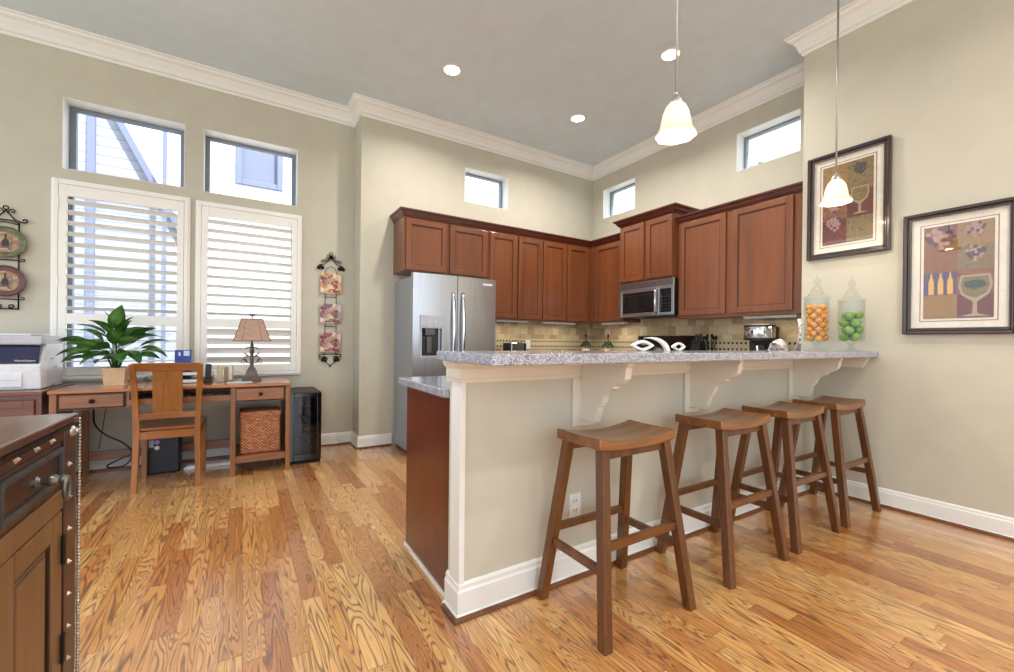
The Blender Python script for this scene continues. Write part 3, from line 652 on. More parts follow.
for i, (x, y, lb) in enumerate(((3.93, 4.30, 'flower ornament in a small pot, left one of the pair in the kitchen corner'), (4.04, 4.00, 'flower ornament in a small pot, right one of the pair in the kitchen corner'))):
    if i == 0:
        e = thing('flower_ornament', lb, 'ornament', (x, y, .908), group='two flower ornaments in the kitchen corner')
        MB().lathe([(0, 0), (.045, 0), (.065, .07), (.05, .13), (.0, .13)], (0, 0, 0), 16).build('pot', 'cream_pot', e, smooth='auto'); m = MB()
        random.seed(3)
        for k in range(16):
            a = k * 2.4; rr = .02 + .05 * (k / 16); m.ball((rr * math.cos(a), rr * math.sin(a), .25 - rr * 1.4), .02, (1, 1, .8), 8, 6)
        m.build('blossoms', 'leaf_dark', e, smooth=True)
        m = MB(); m.lathe([(.006, .12), (.006, .28), (.016, .30), (.004, .33)], (0, 0, 0), 8); m.build('finial', 'black_iron', e); f0 = e
    else:
        e = copy_tree(f0); e.location = (x, y, .908); e['label'] = lb
# white ceramic sculptures on the bar
def ring(x0, x1, z0, z1, thick, nm, label, y=1.52, pointy=True, th=.018):
    n = 28; out = []; inn = []; cx, cz = (x0 + x1) / 2, (z0 + z1) / 2; a, b = (x1 - x0) / 2, (z1 - z0) / 2
    m = MB(); A = []
    for k in range(n):
        t = 2 * PI * k / n; c, s = math.cos(t), math.sin(t); u = abs(c) ** (1 if not pointy else 1) * (1 if c > 0 else -1); v = (1 - abs(c) ** 1.6) * (1 if s > 0 else -1) if pointy else s
        A.append((cx + a * u, cz + b * v, cx + (a - thick * 1.8) * u, cz + (b - thick) * v))
    V = [[m.b.verts.new(p) for p in ((q[0], y - th / 2, q[1]), (q[0], y + th / 2, q[1]), (q[2], y + th / 2, q[3]), (q[2], y - th / 2, q[3]))] for q in A]
    for k in range(n):
        P, Q = V[k], V[(k + 1) % n]
        for j in range(4): m.b.faces.new((P[j], P[(j + 1) % 4], Q[(j + 1) % 4], Q[j]))
    bmesh.ops.remove_doubles(m.b, verts=m.b.verts[:], dist=.0004)
    return tag(m.build(nm, 'white_ceramic', bevel=.002), label, 'ornament', 'white ceramic ornaments on the bar top')
ring(1.700, 1.872, 1.0725, 1.130, .014, 'ceramic_ornament', 'white ceramic eye shaped ring ornament on the bar top, left of the crescent')
ring(2.03, 2.14, 1.0725, 1.120, .009, 'ceramic_ornament', 'small white ceramic ring ornament on the bar top, right of the crescent', pointy=True)
m = MB(); P1 = []; P2 = []
for k in range(17):
    t = k / 16; a = math.radians(112 - 118 * t); P1.append((1.855 + .145 * math.cos(a), 1.068 + .078 * math.sin(a))); w = .03 * math.sin(PI * min(1, t * .62 + .02)) ; P2.append((1.855 + (.145 - w) * math.cos(a), 1.068 + (.078 - w * .7) * math.sin(a)))
o = m.prism([(x, max(z, 1.0725)) for x, z in P1 + P2[::-1]], 'y', 1.51, 1.528).build('ceramic_ornament', 'white_ceramic', bevel=.002); tag(o, 'white ceramic crescent ornament between the two ring ornaments', 'ornament', 'white ceramic ornaments on the bar top')

# ------------------------------------------------------------------ glass jars with fruit
def jar(x, y, h, r, label):
    e = thing('apothecary_jar', label, 'jar', (x, y, 1.0725)); k = h
    MB().lathe([(0, 0), (r * .95, 0), (r * .95, .006), (r * .4, .014), (.018, .022), (.014, .045), (.03, .06), (r, .068), (r, k * .70), (r - .004, k * .70), (r - .004, .074), (0, .074)], (0, 0, 0), 32).build('body', 'jar_glass', e, smooth='auto')
    z = k * .70 + .0005
    MB().lathe([(0, z + .002), (r + .008, z), (r + .008, z + .007), (r * .75, z + .02), (r * .5, z + .05), (r * .42, z + .075), (.02, z + .088), (.012, z + .10), (.026, z + .118), (.02, z + .135), (.006, z + .15), (.004, z + .17), (0, z + .18)], (0, 0, 0), 28).build('lid', 'jar_glass', e, smooth='auto')
    return e
jar(3.60, 1.455, .555, .078, 'tall glass jar of orange yellow fruit on the bar top near the wall')
jar(3.60, 1.245, .50, .078, 'shorter glass jar of green fruit at the right end of the bar top')
def fruits(x, y, r, z0, ztop, fr, mat, nm, label, grp, sc, seed):
    random.seed(seed); base = None; z = z0 + fr * .86; k = 0
    while z < ztop:
        n = 5 if fr < .025 else 3
        rr = r - .006 - fr * 1.05
        pos = [(rr * math.cos(2 * PI * i / n + k * PI / n), rr * math.sin(2 * PI * i / n + k * PI / n)) for i in range(n)] 
        
        for px, py in pos:
            if base is None:
                m = MB(); m.ball((0, 0, 0), fr, sc, 14, 10)
                for v in m.b.verts:
                    if mat == 'lemon_skin' and abs(v.co.x) > fr * sc[0] * .93: v.co.x *= 1.12
                base = m.build(nm, mat, smooth=True); o = base
            else: o = base.copy(); C.objects.link(o)
            o.location = (x + px, y + py, z + random.uniform(-.002, .002)); o.rotation_euler = (random.uniform(-.4, .4), random.uniform(-.4, .4), random.uniform(0, 6)); tag(o, label, 'fruit', grp)
        z += fr * (1.5 if fr < .025 else 1.66); k += 1
fruits(3.60, 1.455, .076, 1.147, 1.40, .0215, 'lemon_skin', 'kumquat', 'small orange yellow fruit inside the tall glass jar', 'orange yellow fruit in the tall jar', (1.12, .98, .98), 4)
fruits(3.60, 1.245, .076, 1.147, 1.36, .0300, 'lime_skin', 'lime', 'green fruit inside the shorter glass jar', 'green fruit in the shorter jar', (1.08, .98, .98), 5)

# ------------------------------------------------------------------ bar stools
def make_stool():
    e = thing('bar_stool', '', 'stool', (0, 0, 0), group='saddle seat bar stools along the bar')
    # saddle seat: dips along its length
    m = MB(); nx, ny = 16, 6; L, D = .222, .130; top = []; bot = []
    for i in range(nx + 1):
        u = -1 + 2 * i / nx; ct = .722 + .026 * abs(u) ** 2.2; cb = .688 + .016 * abs(u) ** 2.2 * (1 if abs(u) < 2 else 0)
        top.append([]); bot.append([])
        for j in range(ny + 1):
            v = -1 + 2 * j / ny; top[-1].append(m.b.verts.new((u * L, v * D, ct - .004 * (1 - v * v)))); bot[-1].append(m.b.verts.new((u * L, v * D, cb)))
    for i in range(nx):
        for j in range(ny):
            m.b.faces.new((top[i][j], top[i + 1][j], top[i + 1][j + 1], top[i][j + 1])); m.b.faces.new((bot[i][j], bot[i][j + 1], bot[i + 1][j + 1], bot[i + 1][j]))
        m.b.faces.new((top[i][0], bot[i][0], bot[i + 1][0], top[i + 1][0])); m.b.faces.new((top[i][ny], top[i + 1][ny], bot[i + 1][ny], bot[i][ny]))
    for j in range(ny):
        m.b.faces.new((top[0][j], top[0][j + 1], bot[0][j + 1], bot[0][j])); m.b.faces.new((top[nx][j], bot[nx][j], bot[nx][j + 1], top[nx][j + 1]))
    m.build('seat', 'stool_seat_wood', e, smooth='auto', bevel=.006)
    def P(sx, sy, z): k = z / .70; return (sx * (.245 + (.180 - .245) * k), sy * (.190 + (.100 - .190) * k), z)
    for sx in (-1, 1):
        for sy in (-1, 1): MB().leg(P(sx, sy, .70), P(sx, sy, 0), .040).build('leg', 'stool_wood', e, bevel=.003)
    for sy, z in ((-1, .345), (1, .315)):
        MB().bar(P(-1, sy, z), P(1, sy, z), .022, .032).build('stretcher', 'stool_wood', e, bevel=.003)
    for sx in (-1, 1):
        MB().bar(P(sx, -1, .26), P(sx, 1, .26), .022, .032).build('stretcher', 'stool_wood', e, bevel=.003)
    for sy in (-1, 1): MB().bar((-.165, sy * .098, .675), (.165, sy * .098, .675), .018, .03).build('apron', 'stool_wood', e)
    return e
st = None
for i, (x, lb) in enumerate(((1.362, 'wooden saddle seat bar stool nearest the camera, at the left end of the bar'), (2.148, 'wooden saddle seat bar stool, second from the left along the bar'), (2.775, 'wooden saddle seat bar stool, third from the left along the bar'), (3.395, 'wooden saddle seat bar stool farthest right, beside the cream wall'))):
    if st is None: st = make_stool(); o = st
    else: o = copy_tree(st)
    o.location = (x, 1.293, 0); o['label'] = lb
# ------------------------------------------------------------------ desk area
e = thing('writing_desk', 'long honey brown wooden desk with drawers below the shuttered windows', 'desk')
MB().box(-1.115, .352, 4.055, 4.70, .722, .746).build('desktop', 'desk_top_wood', e, bevel=.004)
m = MB(); m.box(-1.085, -.70, 4.09, 4.64, .605, .722); m.build('left_drawer_case', 'honey_wood_x', e)
d = MB().box(-1.062, -.730, 4.072, 4.09, .620, .708).build('drawer', 'honey_wood_x', e, bevel=.003)
MB().frame('y', -1.073, -.719, .609, .719, .007, 4.083, 4.089).build('drawer_gap_shade', 'shadow_gap', e)  # dark strip round the drawer, the shade of its gap put into the colour
def knob(p, par, mat='black_iron'): MB().lathe([(.007, 0), (.007, -.012), (.016, -.02), (.014, -.028), (0, -.03)], p, 12, 'y').build('drawer_knob', mat, par, smooth=True)
knob((-.895, 4.072, .664), d)
m = MB(); m.box(-.70, -.075, 4.10, 4.60, .615, .64); m.box(-.70, -.075, 4.58, 4.60, .64, .722); m.build('keyboard_shelf', 'honey_wood_x', e, bevel=.002)
m = MB(); m.box(-.70, -.075, 4.078, 4.098, .615, .662); m.build('tray_front', 'honey_wood_x', e, bevel=.003)
m = MB(); m.box(-.076, .325, 4.09, 4.64, .598, .722); m.build('right_drawer_case', 'honey_wood_x', e)
d = MB().box(-.040, .300, 4.072, 4.09, .612, .706).build('drawer', 'honey_wood_x', e, bevel=.003); knob((.13, 4.072, .66), d)
MB().frame('y', -.051, .311, .601, .717, .007, 4.083, 4.089).build('drawer_gap_shade', 'shadow_gap', e)  # gap shade of the right drawer, likewise a dark coloured strip
for (x, y) in ((-1.095, 4.10), (-1.06, 4.66), (-.062, 4.085), (.333, 4.085), (-.062, 4.64), (.333, 4.64)): MB().box(x - .018, x + .018, y - .018, y + .018, 0, .721).build('leg', 'honey_wood', e, bevel=.002)
MB().box(-.044, .315, 4.10, 4.63, .125, .150).build('lower_shelf', 'honey_wood_x', e, bevel=.002)
MB().box(-.044, .315, 4.08, 4.098, .10, .155).build('shelf_rail', 'honey_wood_x', e, bevel=.002)
MB().box(-1.04, -.08, 4.65, 4.67, .12, .19).build('back_stretcher', 'honey_wood_x', e, bevel=.002)
MB().box(-.076, -.064, 4.11, 4.62, .15, .60).build('side_panel', 'honey_wood', e)
MB().box(.330, .345, 4.11, 4.62, .15, .60).build('side_panel', 'honey_wood', e)
e = thing('wicker_basket', 'square brown wicker basket on the lower shelf of the desk', 'basket', (.136, 4.29, .151))
m = MB(); m.prism([(-.148, -.13), (.148, -.13), (.148, .13), (-.148, .13)], 'z', 0, .335); m.build('body', 'wicker', e, bevel=.012)
m = MB(); m.box(-.154, .154, -.136, .136, .30, .352); m.build('rim', 'wicker', e, bevel=.012)
e = thing('low_cabinet', 'reddish wooden low cabinet under the printer', 'cabinet')
MB().box(-2.1, -1.15, 4.09, 4.72, 0, .722).build('body', 'mahogany', e); MB().box(-2.12, -1.14, 4.065, 4.73, .7225, .746).build('top', 'mahogany', e, bevel=.004)
for a, b in ((-1.60, -1.18), (-2.06, -1.63)):
    o = MB().frame('y', a, b, .05, .69, .05, 4.07, 4.089).build('door', 'mahogany', e, bevel=.003); MB().box(a + .04, b - .04, 4.08, 4.0895, .09, .65).build('door_panel', 'mahogany', o); knob((b - .03 if a < -1.7 else a + .03, 4.07, .4), o)
# printer
e = thing('laser_printer', 'white and navy multifunction printer on the low cabinet at left', 'printer', (-1.42, 4.43, .747))
W2 = .228
MB().prism([(-.20, 0), (.22, 0), (.22, .345), (-.12, .345), (-.12, .30), (-.17, .19), (-.21, .17)], 'x', -W2, W2).build('body', 'white_plastic', e, bevel=.008)
MB().prism([(-.1885, .176), (-.2005, .181), (-.165, .292), (-.16, .305), (-.12, .305), (-.12, .29)], 'x', -W2 + .002, W2 - .014).build('front_recess', 'navy_plastic', e, bevel=.002)
MB().box(-W2 - .002, W2 + .002, -.19, .22, .308, .372).build('scanner_lid', 'grey_plastic', e, bevel=.014, seg=3)
MB().box(-W2 + .03, W2 - .06, -.17, .18, .372, .385).build('document_cover', 'white_plastic', e, bevel=.008)
MB().box(-.17, .03, -.196, -.13, .322, .348).build('control_recess', 'grey_plastic', e, bevel=.004)
m = MB(); m.box(-W2 + .02, W2 - .09, -.2135, -.205, .02, .115); m.build('paper_tray', 'white_plastic', e, bevel=.003)
m = MB(); m.box(-W2 + .03, W2 - .10, -.2155, -.213, .066, .069); m.box(-.12, -.0, -.2175, -.213, .035, .045); m.build('tray_lines', 'grey_plastic', e)
m = MB(); m.box(W2 - .001, W2 + .003, -.02, .03, .20, .215); m.box(W2 - .001, W2 + .003, .06, .10, .14, .15); m.box(W2 - .001, W2 + .003, -.10, -.085, .05, .065); m.box(W2 - .001, W2 + .004, -.02, .04, .005, .025); m.build('side_grips', 'grey_plastic', e)
cu = bpy.data.curves.new('lettering', 'FONT'); cu.body = 'WorkCentre'; cu.size = .019; cu.extrude = .0004; cu.align_x = 'RIGHT'
to = bpy.data.objects.new('lettering', cu); C.objects.link(to); dg = bpy.context.evaluated_depsgraph_get(); me = bpy.data.meshes.new_from_object(to.evaluated_get(dg)); bpy.data.objects.remove(to)
to = bpy.data.objects.new('lettering', me); C.objects.link(to); me.materials.append(MAT['paper_white']); to.parent = e; to.location = (W2 - .03, -.1985, .196 - .002); to.rotation_euler = (math.radians(72), 0, 0)
# wine cooler
e = thing('wine_cooler', 'small black glass fronted wine cooler standing on the floor right of the desk', 'wine cooler', (.485, 4.44, 0))
m = MB(); m.box(-.13, .13, -.23, .25, .015, .64); m.build('body', 'black_plastic', e, bevel=.006)
d = MB().frame('y', -.13, .13, .03, .635, .035, -.262, -.233, wb=.06).build('door', 'black_gloss', e, bevel=.003)
MB().box(-.096, .096, -.252, -.248, .092, .60).build('door_glass', 'cooler_glass', d)
MB().box(-.095, .095, -.2315, -.2305, .092, .60).build('inner_liner', 'steel_dark', e)
for z in (.17, .26, .345, .43, .515): MB().box(-.094, .094, -.246, -.240, z, z + .006).build('rack', 'chrome', e)
m = MB()
for z in (.20, .29, .46, .54):
    for x in (-.05, .02, .07): tag(MB().lathe([(0, -.010), (.018, -.009), (.022, 0)], (.485 + x, 4.44 - .233, z), 12, 'y').build('wine_bottle', 'pewter', smooth=True), 'bottle end showing behind the dark glass of the wine cooler', 'bottle', 'bottles in the wine cooler')
MB().box(-.125, .125, -.25, -.2, 0, .016).build('plinth', 'black_plastic', e)
# table lamp
e = thing('table_lamp', 'table lamp with scrolled bronze base and flared tan shade on the desk', 'lamp', (.070, 4.42, .7465))
def sq(r): return r * math.sqrt(2)
MB().lathe([(0, 0), (sq(.073), 0), (sq(.073), .022), (sq(.062), .028), (sq(.05), .05), (sq(.036), .09), (sq(.022), .115), (sq(.016), .13), (0, .13)], (0, 0, 0), 4, rot=PI / 4).build('base', 'lamp_bronze', e, bevel=.003)
MB().lathe([(.014, .125), (.012, .16), (.018, .18), (.012, .20), (.014, .24), (.02, .255), (.014, .27), (.015, .31), (.008, .325), (.005, .37)], (0, 0, 0), 14).build('stem', 'lamp_bronze', e, smooth='auto')
m = MB()
for s in (-1, 1):
    m.tube([(0, 0, .15), (s * .03, 0, .155), (s * .055, 0, .175), (s * .058, 0, .205), (s * .04, 0, .22), (s * .028, 0, .205)], .0055, 8)
    m.tube([(0, 0, .20), (s * .02, 0, .215), (s * .05, 0, .235), (s * .055, 0, .25)], .005, 8)
    m.tube([(0, 0, .285), (s * .022, 0, .295), (s * .04, 0, .29), (s * .046, 0, .278)], .005, 8)
    m.tube([(s * .03, 0, .155)] + spiral(s * .062, .165, .026, PI if s > 0 else 0, s * -1.3, 0, 16, .3), .004, 6)
m.build('scrolls', 'lamp_bronze', e, smooth=True)
m = MB(); prof = [(.142, .352), (.128, .385), (.106, .45), (.090, .505), (.078, .545)]
m.lathe([(sq(r), z) for r, z in prof] + [(sq(.074), .545)] + [(sq(r - .004), z) for r, z in prof[::-1]], (0, 0, 0), 4, rot=PI / 4, sy=.8, shell=True)
sh = m.build('lamp_shade', 'lamp_fabric', e)
m = MB()
for sx in (-1, 1):
    for sy in (-1, 1):
        m.tube([(sx * r, sy * r * .8, z) for r, z in prof], .0035, 6); m.tube([(sx * r * .55, sy * r * .8, z) for r, z in prof], .002, 6)
for r, z in (prof[0], prof[-1]): m.tube([(r, r * .8, z), (-r, r * .8, z), (-r, -r * .8, z), (r, -r * .8, z)], .004, 6, closed=True)
m.build('shade_piping', 'mat_line', sh)
m = MB(); m.lathe([(.004, .54), (.004, .565), (.012, .572), (.006, .582), (0, .586)], (0, 0, 0), 10); m.ball((-.012, 0, .585), .009, (1, .6, 1), 8, 6); m.ball((.012, 0, .585), .009, (1, .6, 1), 8, 6); m.build('finial', 'lamp_bronze', e, smooth=True)
MB().box(-.145 * .5, .145 * .5, -.002, .002, .545, .548).build('harp_bar', 'lamp_bronze', e)

# potted plant
e = thing('potted_plant', 'leafy green potted plant in a cream square pot on the left of the desk', 'plant', (-.838, 4.42, .7465))
MB().lathe([(sq(.056), 0), (sq(.060), .004), (sq(.070), .115), (sq(.073), .12), (sq(.073), .135), (sq(.065), .135), (sq(.063), .12), (0, .115)], (0, 0, 0), 4, rot=PI / 4).build('pot', 'cream_pot', e, bevel=.004)
MB().lathe([(0, .124), (sq(.061), .123)], (0, 0, 0), 4, rot=PI / 4).build('potting_soil', 'soil', e)
random.seed(21); stems = MB(); leaves = []
def leaf(base, dirv, length, width, droop, tilt):
    m = MB(); n = 9; d = Vector(dirv).normalized(); side = d.cross(Vector((0, 0, 1)))
    if side.length < .1: side = Vector((1, 0, 0))
    side.normalize(); up = side.cross(d).normalized(); side = (side * math.cos(tilt) + up * math.sin(tilt)).normalized(); up = side.cross(d).normalized()
    rows = []; p = Vector(base); cur = d.copy()
    for i in range(n + 1):
        t = i / n; w = width * math.sin(PI * min(1, t ** .75)) ** .9 * .5 + .0006
        u2 = side.cross(cur).normalized(); fold = .35 * w
        rows.append([m.b.verts.new(p - side * w + u2 * fold), m.b.verts.new(p - side * w * .5 + u2 * fold * .3), m.b.verts.new(p), m.b.verts.new(p + side * w * .5 + u2 * fold * .3), m.b.verts.new(p + side * w + u2 * fold)])
        p = p + cur * length / n; cur = (cur + Vector((0, 0, -droop / n))).normalized()
    for A, B in zip(rows, rows[1:]):
        for k in range(4): m.b.faces.new((A[k], A[k + 1], B[k + 1], B[k]))
    bmesh.ops.solidify(m.b, geom=m.b.faces[:], thickness=.0012)
    return m.build('leaf', 'leaf_green', e, smooth=True)
spec = [(-1.0, -.12, .30, .24, .075), (-.95, .1, .28, .22, .08), (-.8, -.5, .20, .18, .075), (-.75, .35, .22, .24, .08), (-.25, -.3, .20, .36, .085), (.05, -.2, .18, .42, .09), (.15, -.35, .17, .34, .085), (.5, .1, .20, .34, .08), (.75, -.2, .22, .26, .08), (1.0, .0, .26, .22, .085), (1.0, -.3, .28, .16, .08), (.6, -.7, .18, .14, .08), (-.4, -.8, .17, .14, .085), (-.9, -.5, .24, .08, .075), (.2, -.9, .17, .14, .09), (-.15, -.85, .15, .08, .08), (.45, -.6, .18, .22, .08), (-.55, -.55, .20, .26, .08), (.85, .4, .22, .28, .07), (-.2, .7, .18, .32, .08), (.3, .75, .18, .3, .08), (-.6, .2, .18, .32, .075), (-1.0, -.3, .26, .16, .075), (.9, -.45, .22, .10, .075), (0, -.5, .14, .24, .08), (.3, -.2, .12, .26, .07), (-.3, -.6, .16, .20, .08), (-.1, .2, .16, .38, .08), (-.7, -.3, .26, .20, .08), (.7, .1, .25, .30, .08), (-.5, .0, .22, .36, .08), (.95, .2, .30, .20, .08), (-1.0, .2, .28, .14, .08), (.4, -.4, .17, .12, .08), (-.45, -.3, .18, .12, .08), (.15, .1, .14, .30, .075)]
for k, (dx, dy, reach, hgt, w) in enumerate(spec):
    reach *= random.uniform(.85, 1.05); tipbase = Vector((dx * reach * .55, dy * reach * .45, .15 + hgt * .66)); st0 = Vector((dx * .02, dy * .02, .12)); w *= 1.3; midp = Vector((dx * reach * .2, dy * reach * .2, .15 + hgt * .5))
    stems.tube([st0, midp, tipbase], .0028, 6); dv = Vector((dx, dy * .8, .5 if hgt > .2 else .05)) + Vector((random.uniform(-.2, .2), 0, random.uniform(-.1, .3)))
    if abs(dx) < .2 and hgt > .3: dv = Vector((dx * 2.5, dy * .3, 1.1))
    leaf(tipbase, dv, .135 + w * .55, w, random.uniform(.7, 1.5), random.uniform(-.7, .7))
stems.build('stems', 'stem_green', e, smooth=True)
MB().box(-.07, .07, -.07, .07, -.0006, .003).build('pot_saucer', 'cream_pot', e)

# things on and in the desk
e = thing('book_box', 'blue boxed item with white panel standing on the desk behind the chair back', 'box', (-.425, 4.50, .7465))
MB().box(-.055, .055, -.045, .045, 0, .268).build('box', 'book_blue', e, bevel=.003); m = MB(); m.box(.005, .045, -.0465, -.045, .22, .262); m.box(-.03, -.015, -.0465, -.045, .22, .25); m.build('print_panel', 'pale_blue', e)
e = thing('letter_tray', 'black stacking letter tray with papers on the desk behind the chair', 'tray', (-.37, 4.38, .7465)); m = MB()
for z in (0, .06, .12): m.box(-.075, .075, -.05, .06, z, z + .004); 
for x in (-.075, .069): m.box(x, x + .006, .0, .06, 0, .15)
m.build('trays', 'black_plastic', e, bevel=.001); m = MB()
for z in (.005, .065, .125): m.box(-.06, .06, -.047, .05, z, z + .022)
m.build('paper_stack', 'paper_white', e)
e = thing('telephone', 'black cordless telephone upright in its base on the desk beside the letter tray', 'telephone', (-.245, 4.33, .7465))
MB().box(-.03, .03, -.035, .035, 0, .03).build('base', 'black_plastic', e, bevel=.006); m = MB(); m.bar((0, .0, .025), (.004, .02, .155), .042, .022); m.build('handset', 'black_plastic', e, bevel=.008)
e = thing('glass_tumbler', 'clear square glass holding gold items on the desk left of the lamp', 'glass', (-.165, 4.36, .7465))
MB().lathe([(0, 0), (sq(.035), 0), (sq(.037), .115), (sq(.034), .115), (sq(.032), .006), (0, .006)], (0, 0, 0), 4, rot=PI / 4).build('glass_body', 'tumbler_glass', e, bevel=.002)
m = MB(); m.lathe([(0, .007), (.02, .007), (.022, .1), (.012, .13), (.004, .14), (0, .14)], (0, 0, 0), 12); m.build('candle', 'candle_gold', e, smooth='auto')
e = thing('card_holder', 'tan holder with white cards on the desk between glass and lamp', 'holder', (-.105, 4.44, .7465))
m = MB(); m.box(-.028, .0, -.03, .03, 0, .12); m.box(.03, .036, -.03, .03, 0, .13); m.box(.0, .03, -.03, .03, 0, .01); m.build('holder_frame', 'tan_box', e, bevel=.002); m = MB(); m.box(.003, .028, -.026, .026, .011, .145); m.build('cards', 'paper_white', e)
o = MB().box(-.09, .09, -.06, .06, 0, .004).build('notepaper', 'pale_blue'); o.location = (-.02, 4.22, .7468); o.rotation_euler = (0, 0, .1); tag(o, 'pale sheet of paper lying on the desk in front of the lamp', 'paper')
o = MB().box(-.11, .11, -.09, .09, 0, .012).build('paper_pile', 'paper_white', bevel=.002); o.location = (-.47, 4.26, .6405); tag(o, 'white papers on the open shelf under the desktop behind the chair', 'paper')
o = MB().box(-.09, .09, -.08, .08, 0, .012).build('paper_pile', 'paper_white', bevel=.002); o.location = (-.20, 4.25, .6405); tag(o, 'pale papers on the open shelf under the desktop right of the chair', 'paper')
e = thing('reading_glasses', 'dark rimmed reading glasses on the desk beside the plant', 'glasses', (-.62, 4.50, .7465)); m = MB()
m.tube(spiral(-.03, .03, .026, 0, 1, 0, 18, 1)[:-1], .002, 6, closed=True); m.tube(spiral(.03, .03, .026, 0, 1, 0, 18, 1)[:-1], .002, 6, closed=True); m.build('rims', 'black_iron', e, smooth=True)
m = MB(); m.tube([(-.056, 0, .035), (-.056, .10, .03), (-.05, .13, .01)], .002, 6); m.tube([(.056, 0, .035), (.056, .10, .03), (.05, .13, .01)], .002, 6); m.build('temples', 'black_iron', e, smooth=True)
# bin / tower under the desk
e = thing('computer_tower', 'black plastic tower with white and lilac stickers under the desk behind the chair', 'computer', (-.555, 4.50, 0))
MB().box(-.11, .115, -.05, .14, .0, .42).build('case', 'bin_navy', e, bevel=.012)
m = MB(); m.box(-.085, -.01, -.0512, -.0498, .315, .327); m.box(-.085, -.01, -.0512, -.0498, .345, .352); m.box(-.085, -.055, -.0512, -.0498, .22, .28); m.build('sticker_lines', 'pale_blue', e)
m = MB(); m.box(-.07, -.01, -.0512, -.0498, .297, .301); m.build('sticker_red_line', 'sticker_red', e)
m = MB(); m.lathe([(0, 0), (.019, 0), (.019, .002), (0, .002)], (-.033, -.0515, .262), 16, 'y'); m.build('round_sticker', 'sticker_lilac', e); m = MB(); m.lathe([(0, 0), (.017, 0), (.017, .002), (0, .002)], (-.033, -.0515, .215), 16, 'y'); m.build('round_sticker', 'paper_white', e)
for nm, pts, r, lb in (('power_cable', [(-1.02, 4.68, .55), (-1.0, 4.62, .42), (-.93, 4.6, .33), (-.82, 4.6, .25), (-.76, 4.58, .16), (-.80, 4.57, .08), (-.88, 4.56, .07), (-.90, 4.5, .10), (-.82, 4.47, .15), (-.68, 4.52, .2)], .006, 'thick black cable sagging and looping under the left of the desk'), ('power_cable', [(-.93, 4.66, .62), (-.95, 4.68, .5), (-.97, 4.69, .35), (-.99, 4.69, .2)], .003, 'thin black cable hanging down behind the left of the desk')):
    P = [Vector(p) for p in pts]; S = []
    for i in range(len(P) - 1):
        p0, p1, p2, p3 = P[max(i - 1, 0)], P[i], P[i + 1], P[min(i + 2, len(P) - 1)]
        for k in range(6):
            t = k / 6; S.append(.5 * ((2 * p1) + (-p0 + p2) * t + (2 * p0 - 5 * p1 + 4 * p2 - p3) * t * t + (-p0 + 3 * p1 - 3 * p2 + p3) * t ** 3))
    S.append(P[-1]); tag(MB().tube(S, r, 8).build(nm, 'black_plastic', smooth=True), lb, 'cable')
o = MB().prism([(0, .01), (.02, 0), (.36, 0), (.40, .05), (.39, .06), (.34, .028), (.03, .03)], 'y', 0, .10).build('power_strip', 'white_plastic', bevel=.003); o.location = (-.42, 4.47, .0); tag(o, 'white curved plastic strip on the floor under the desk', 'strip')

# desk chair
e = thing('desk_chair', 'honey brown wooden slat back chair pulled up to the desk', 'chair', (-.465, 3.99, 0))
def post(s):
    m = MB(); z = [0, .22, .42, .60, .78, .925]; yy = [-.02, -.005, 0, -.005, -.03, -.065]; ww = [.034, .036, .040, .038, .036, .034]; xx = [.186, .181, .178, .183, .19, .196]; rings = []
    for i in range(6):
        rings.append([m.b.verts.new((s * xx[i] + a * ww[i] / 2, yy[i] + b * .036 / 2, z[i])) for a, b in ((-1, -1), (1, -1), (1, 1), (-1, 1))])
    for A, B in zip(rings, rings[1:]):
        for k in range(4): m.b.faces.new((A[k], A[(k + 1) % 4], B[(k + 1) % 4], B[k]))
    m.b.faces.new(rings[0][::-1]); m.b.faces.new(rings[-1]); m.build('back_post', 'honey_wood', e, bevel=.004)
post(-1); post(1)
def rail(z0, z1, y0, bow, xw, nm, th=.022, dy=0):
    m = MB(); n = 10; P = []
    for i in range(n + 1): x = -xw + 2 * xw * i / n; P.append((x, y0 + bow * (1 - (x / xw) ** 2)))
    m.prism(P + [(x, y + th) for x, y in P[::-1]], 'z', z0, z1)
    for v in m.b.verts: v.co.y += dy * (v.co.z - z0) / (z1 - z0)
    m.build(nm, 'honey_wood_x', e, bevel=.003)
rail(.872, .932, -.062, .012, .198, 'top_rail', .024, -.012); rail(.520, .565, -.014, .01, .178, 'lower_rail')
m = MB(); m.box(-.088, .088, -.009, .005, .56, .88)
for v in m.b.verts: v.co.y -= .042 * ((v.co.z - .56) / .32) ** 1.5 - .006
m.build('splat', 'honey_wood', e, bevel=.002)
m = MB(); m.prism([(-.195, .0), (.195, .0), (.215, .42), (-.215, .42)], 'z', .435, .458); m.build('seat', 'honey_wood_x', e, bevel=.006)
MB().box(-.165, .165, -.012, .010, .375, .433).build('seat_rail', 'honey_wood_x', e, bevel=.002); MB().box(-.175, .175, .395, .412, .375, .433).build('seat_rail', 'honey_wood_x', e, bevel=.002)
for s in (-1, 1):
    MB().leg((s * .192, .40, .433), (s * .192, .405, 0), .038, .032).build('front_leg', 'honey_wood', e, bevel=.003); MB().box(s * .182 - .009, s * .182 + .009, .015, .385, .375, .433).build('seat_rail', 'honey_wood', e)

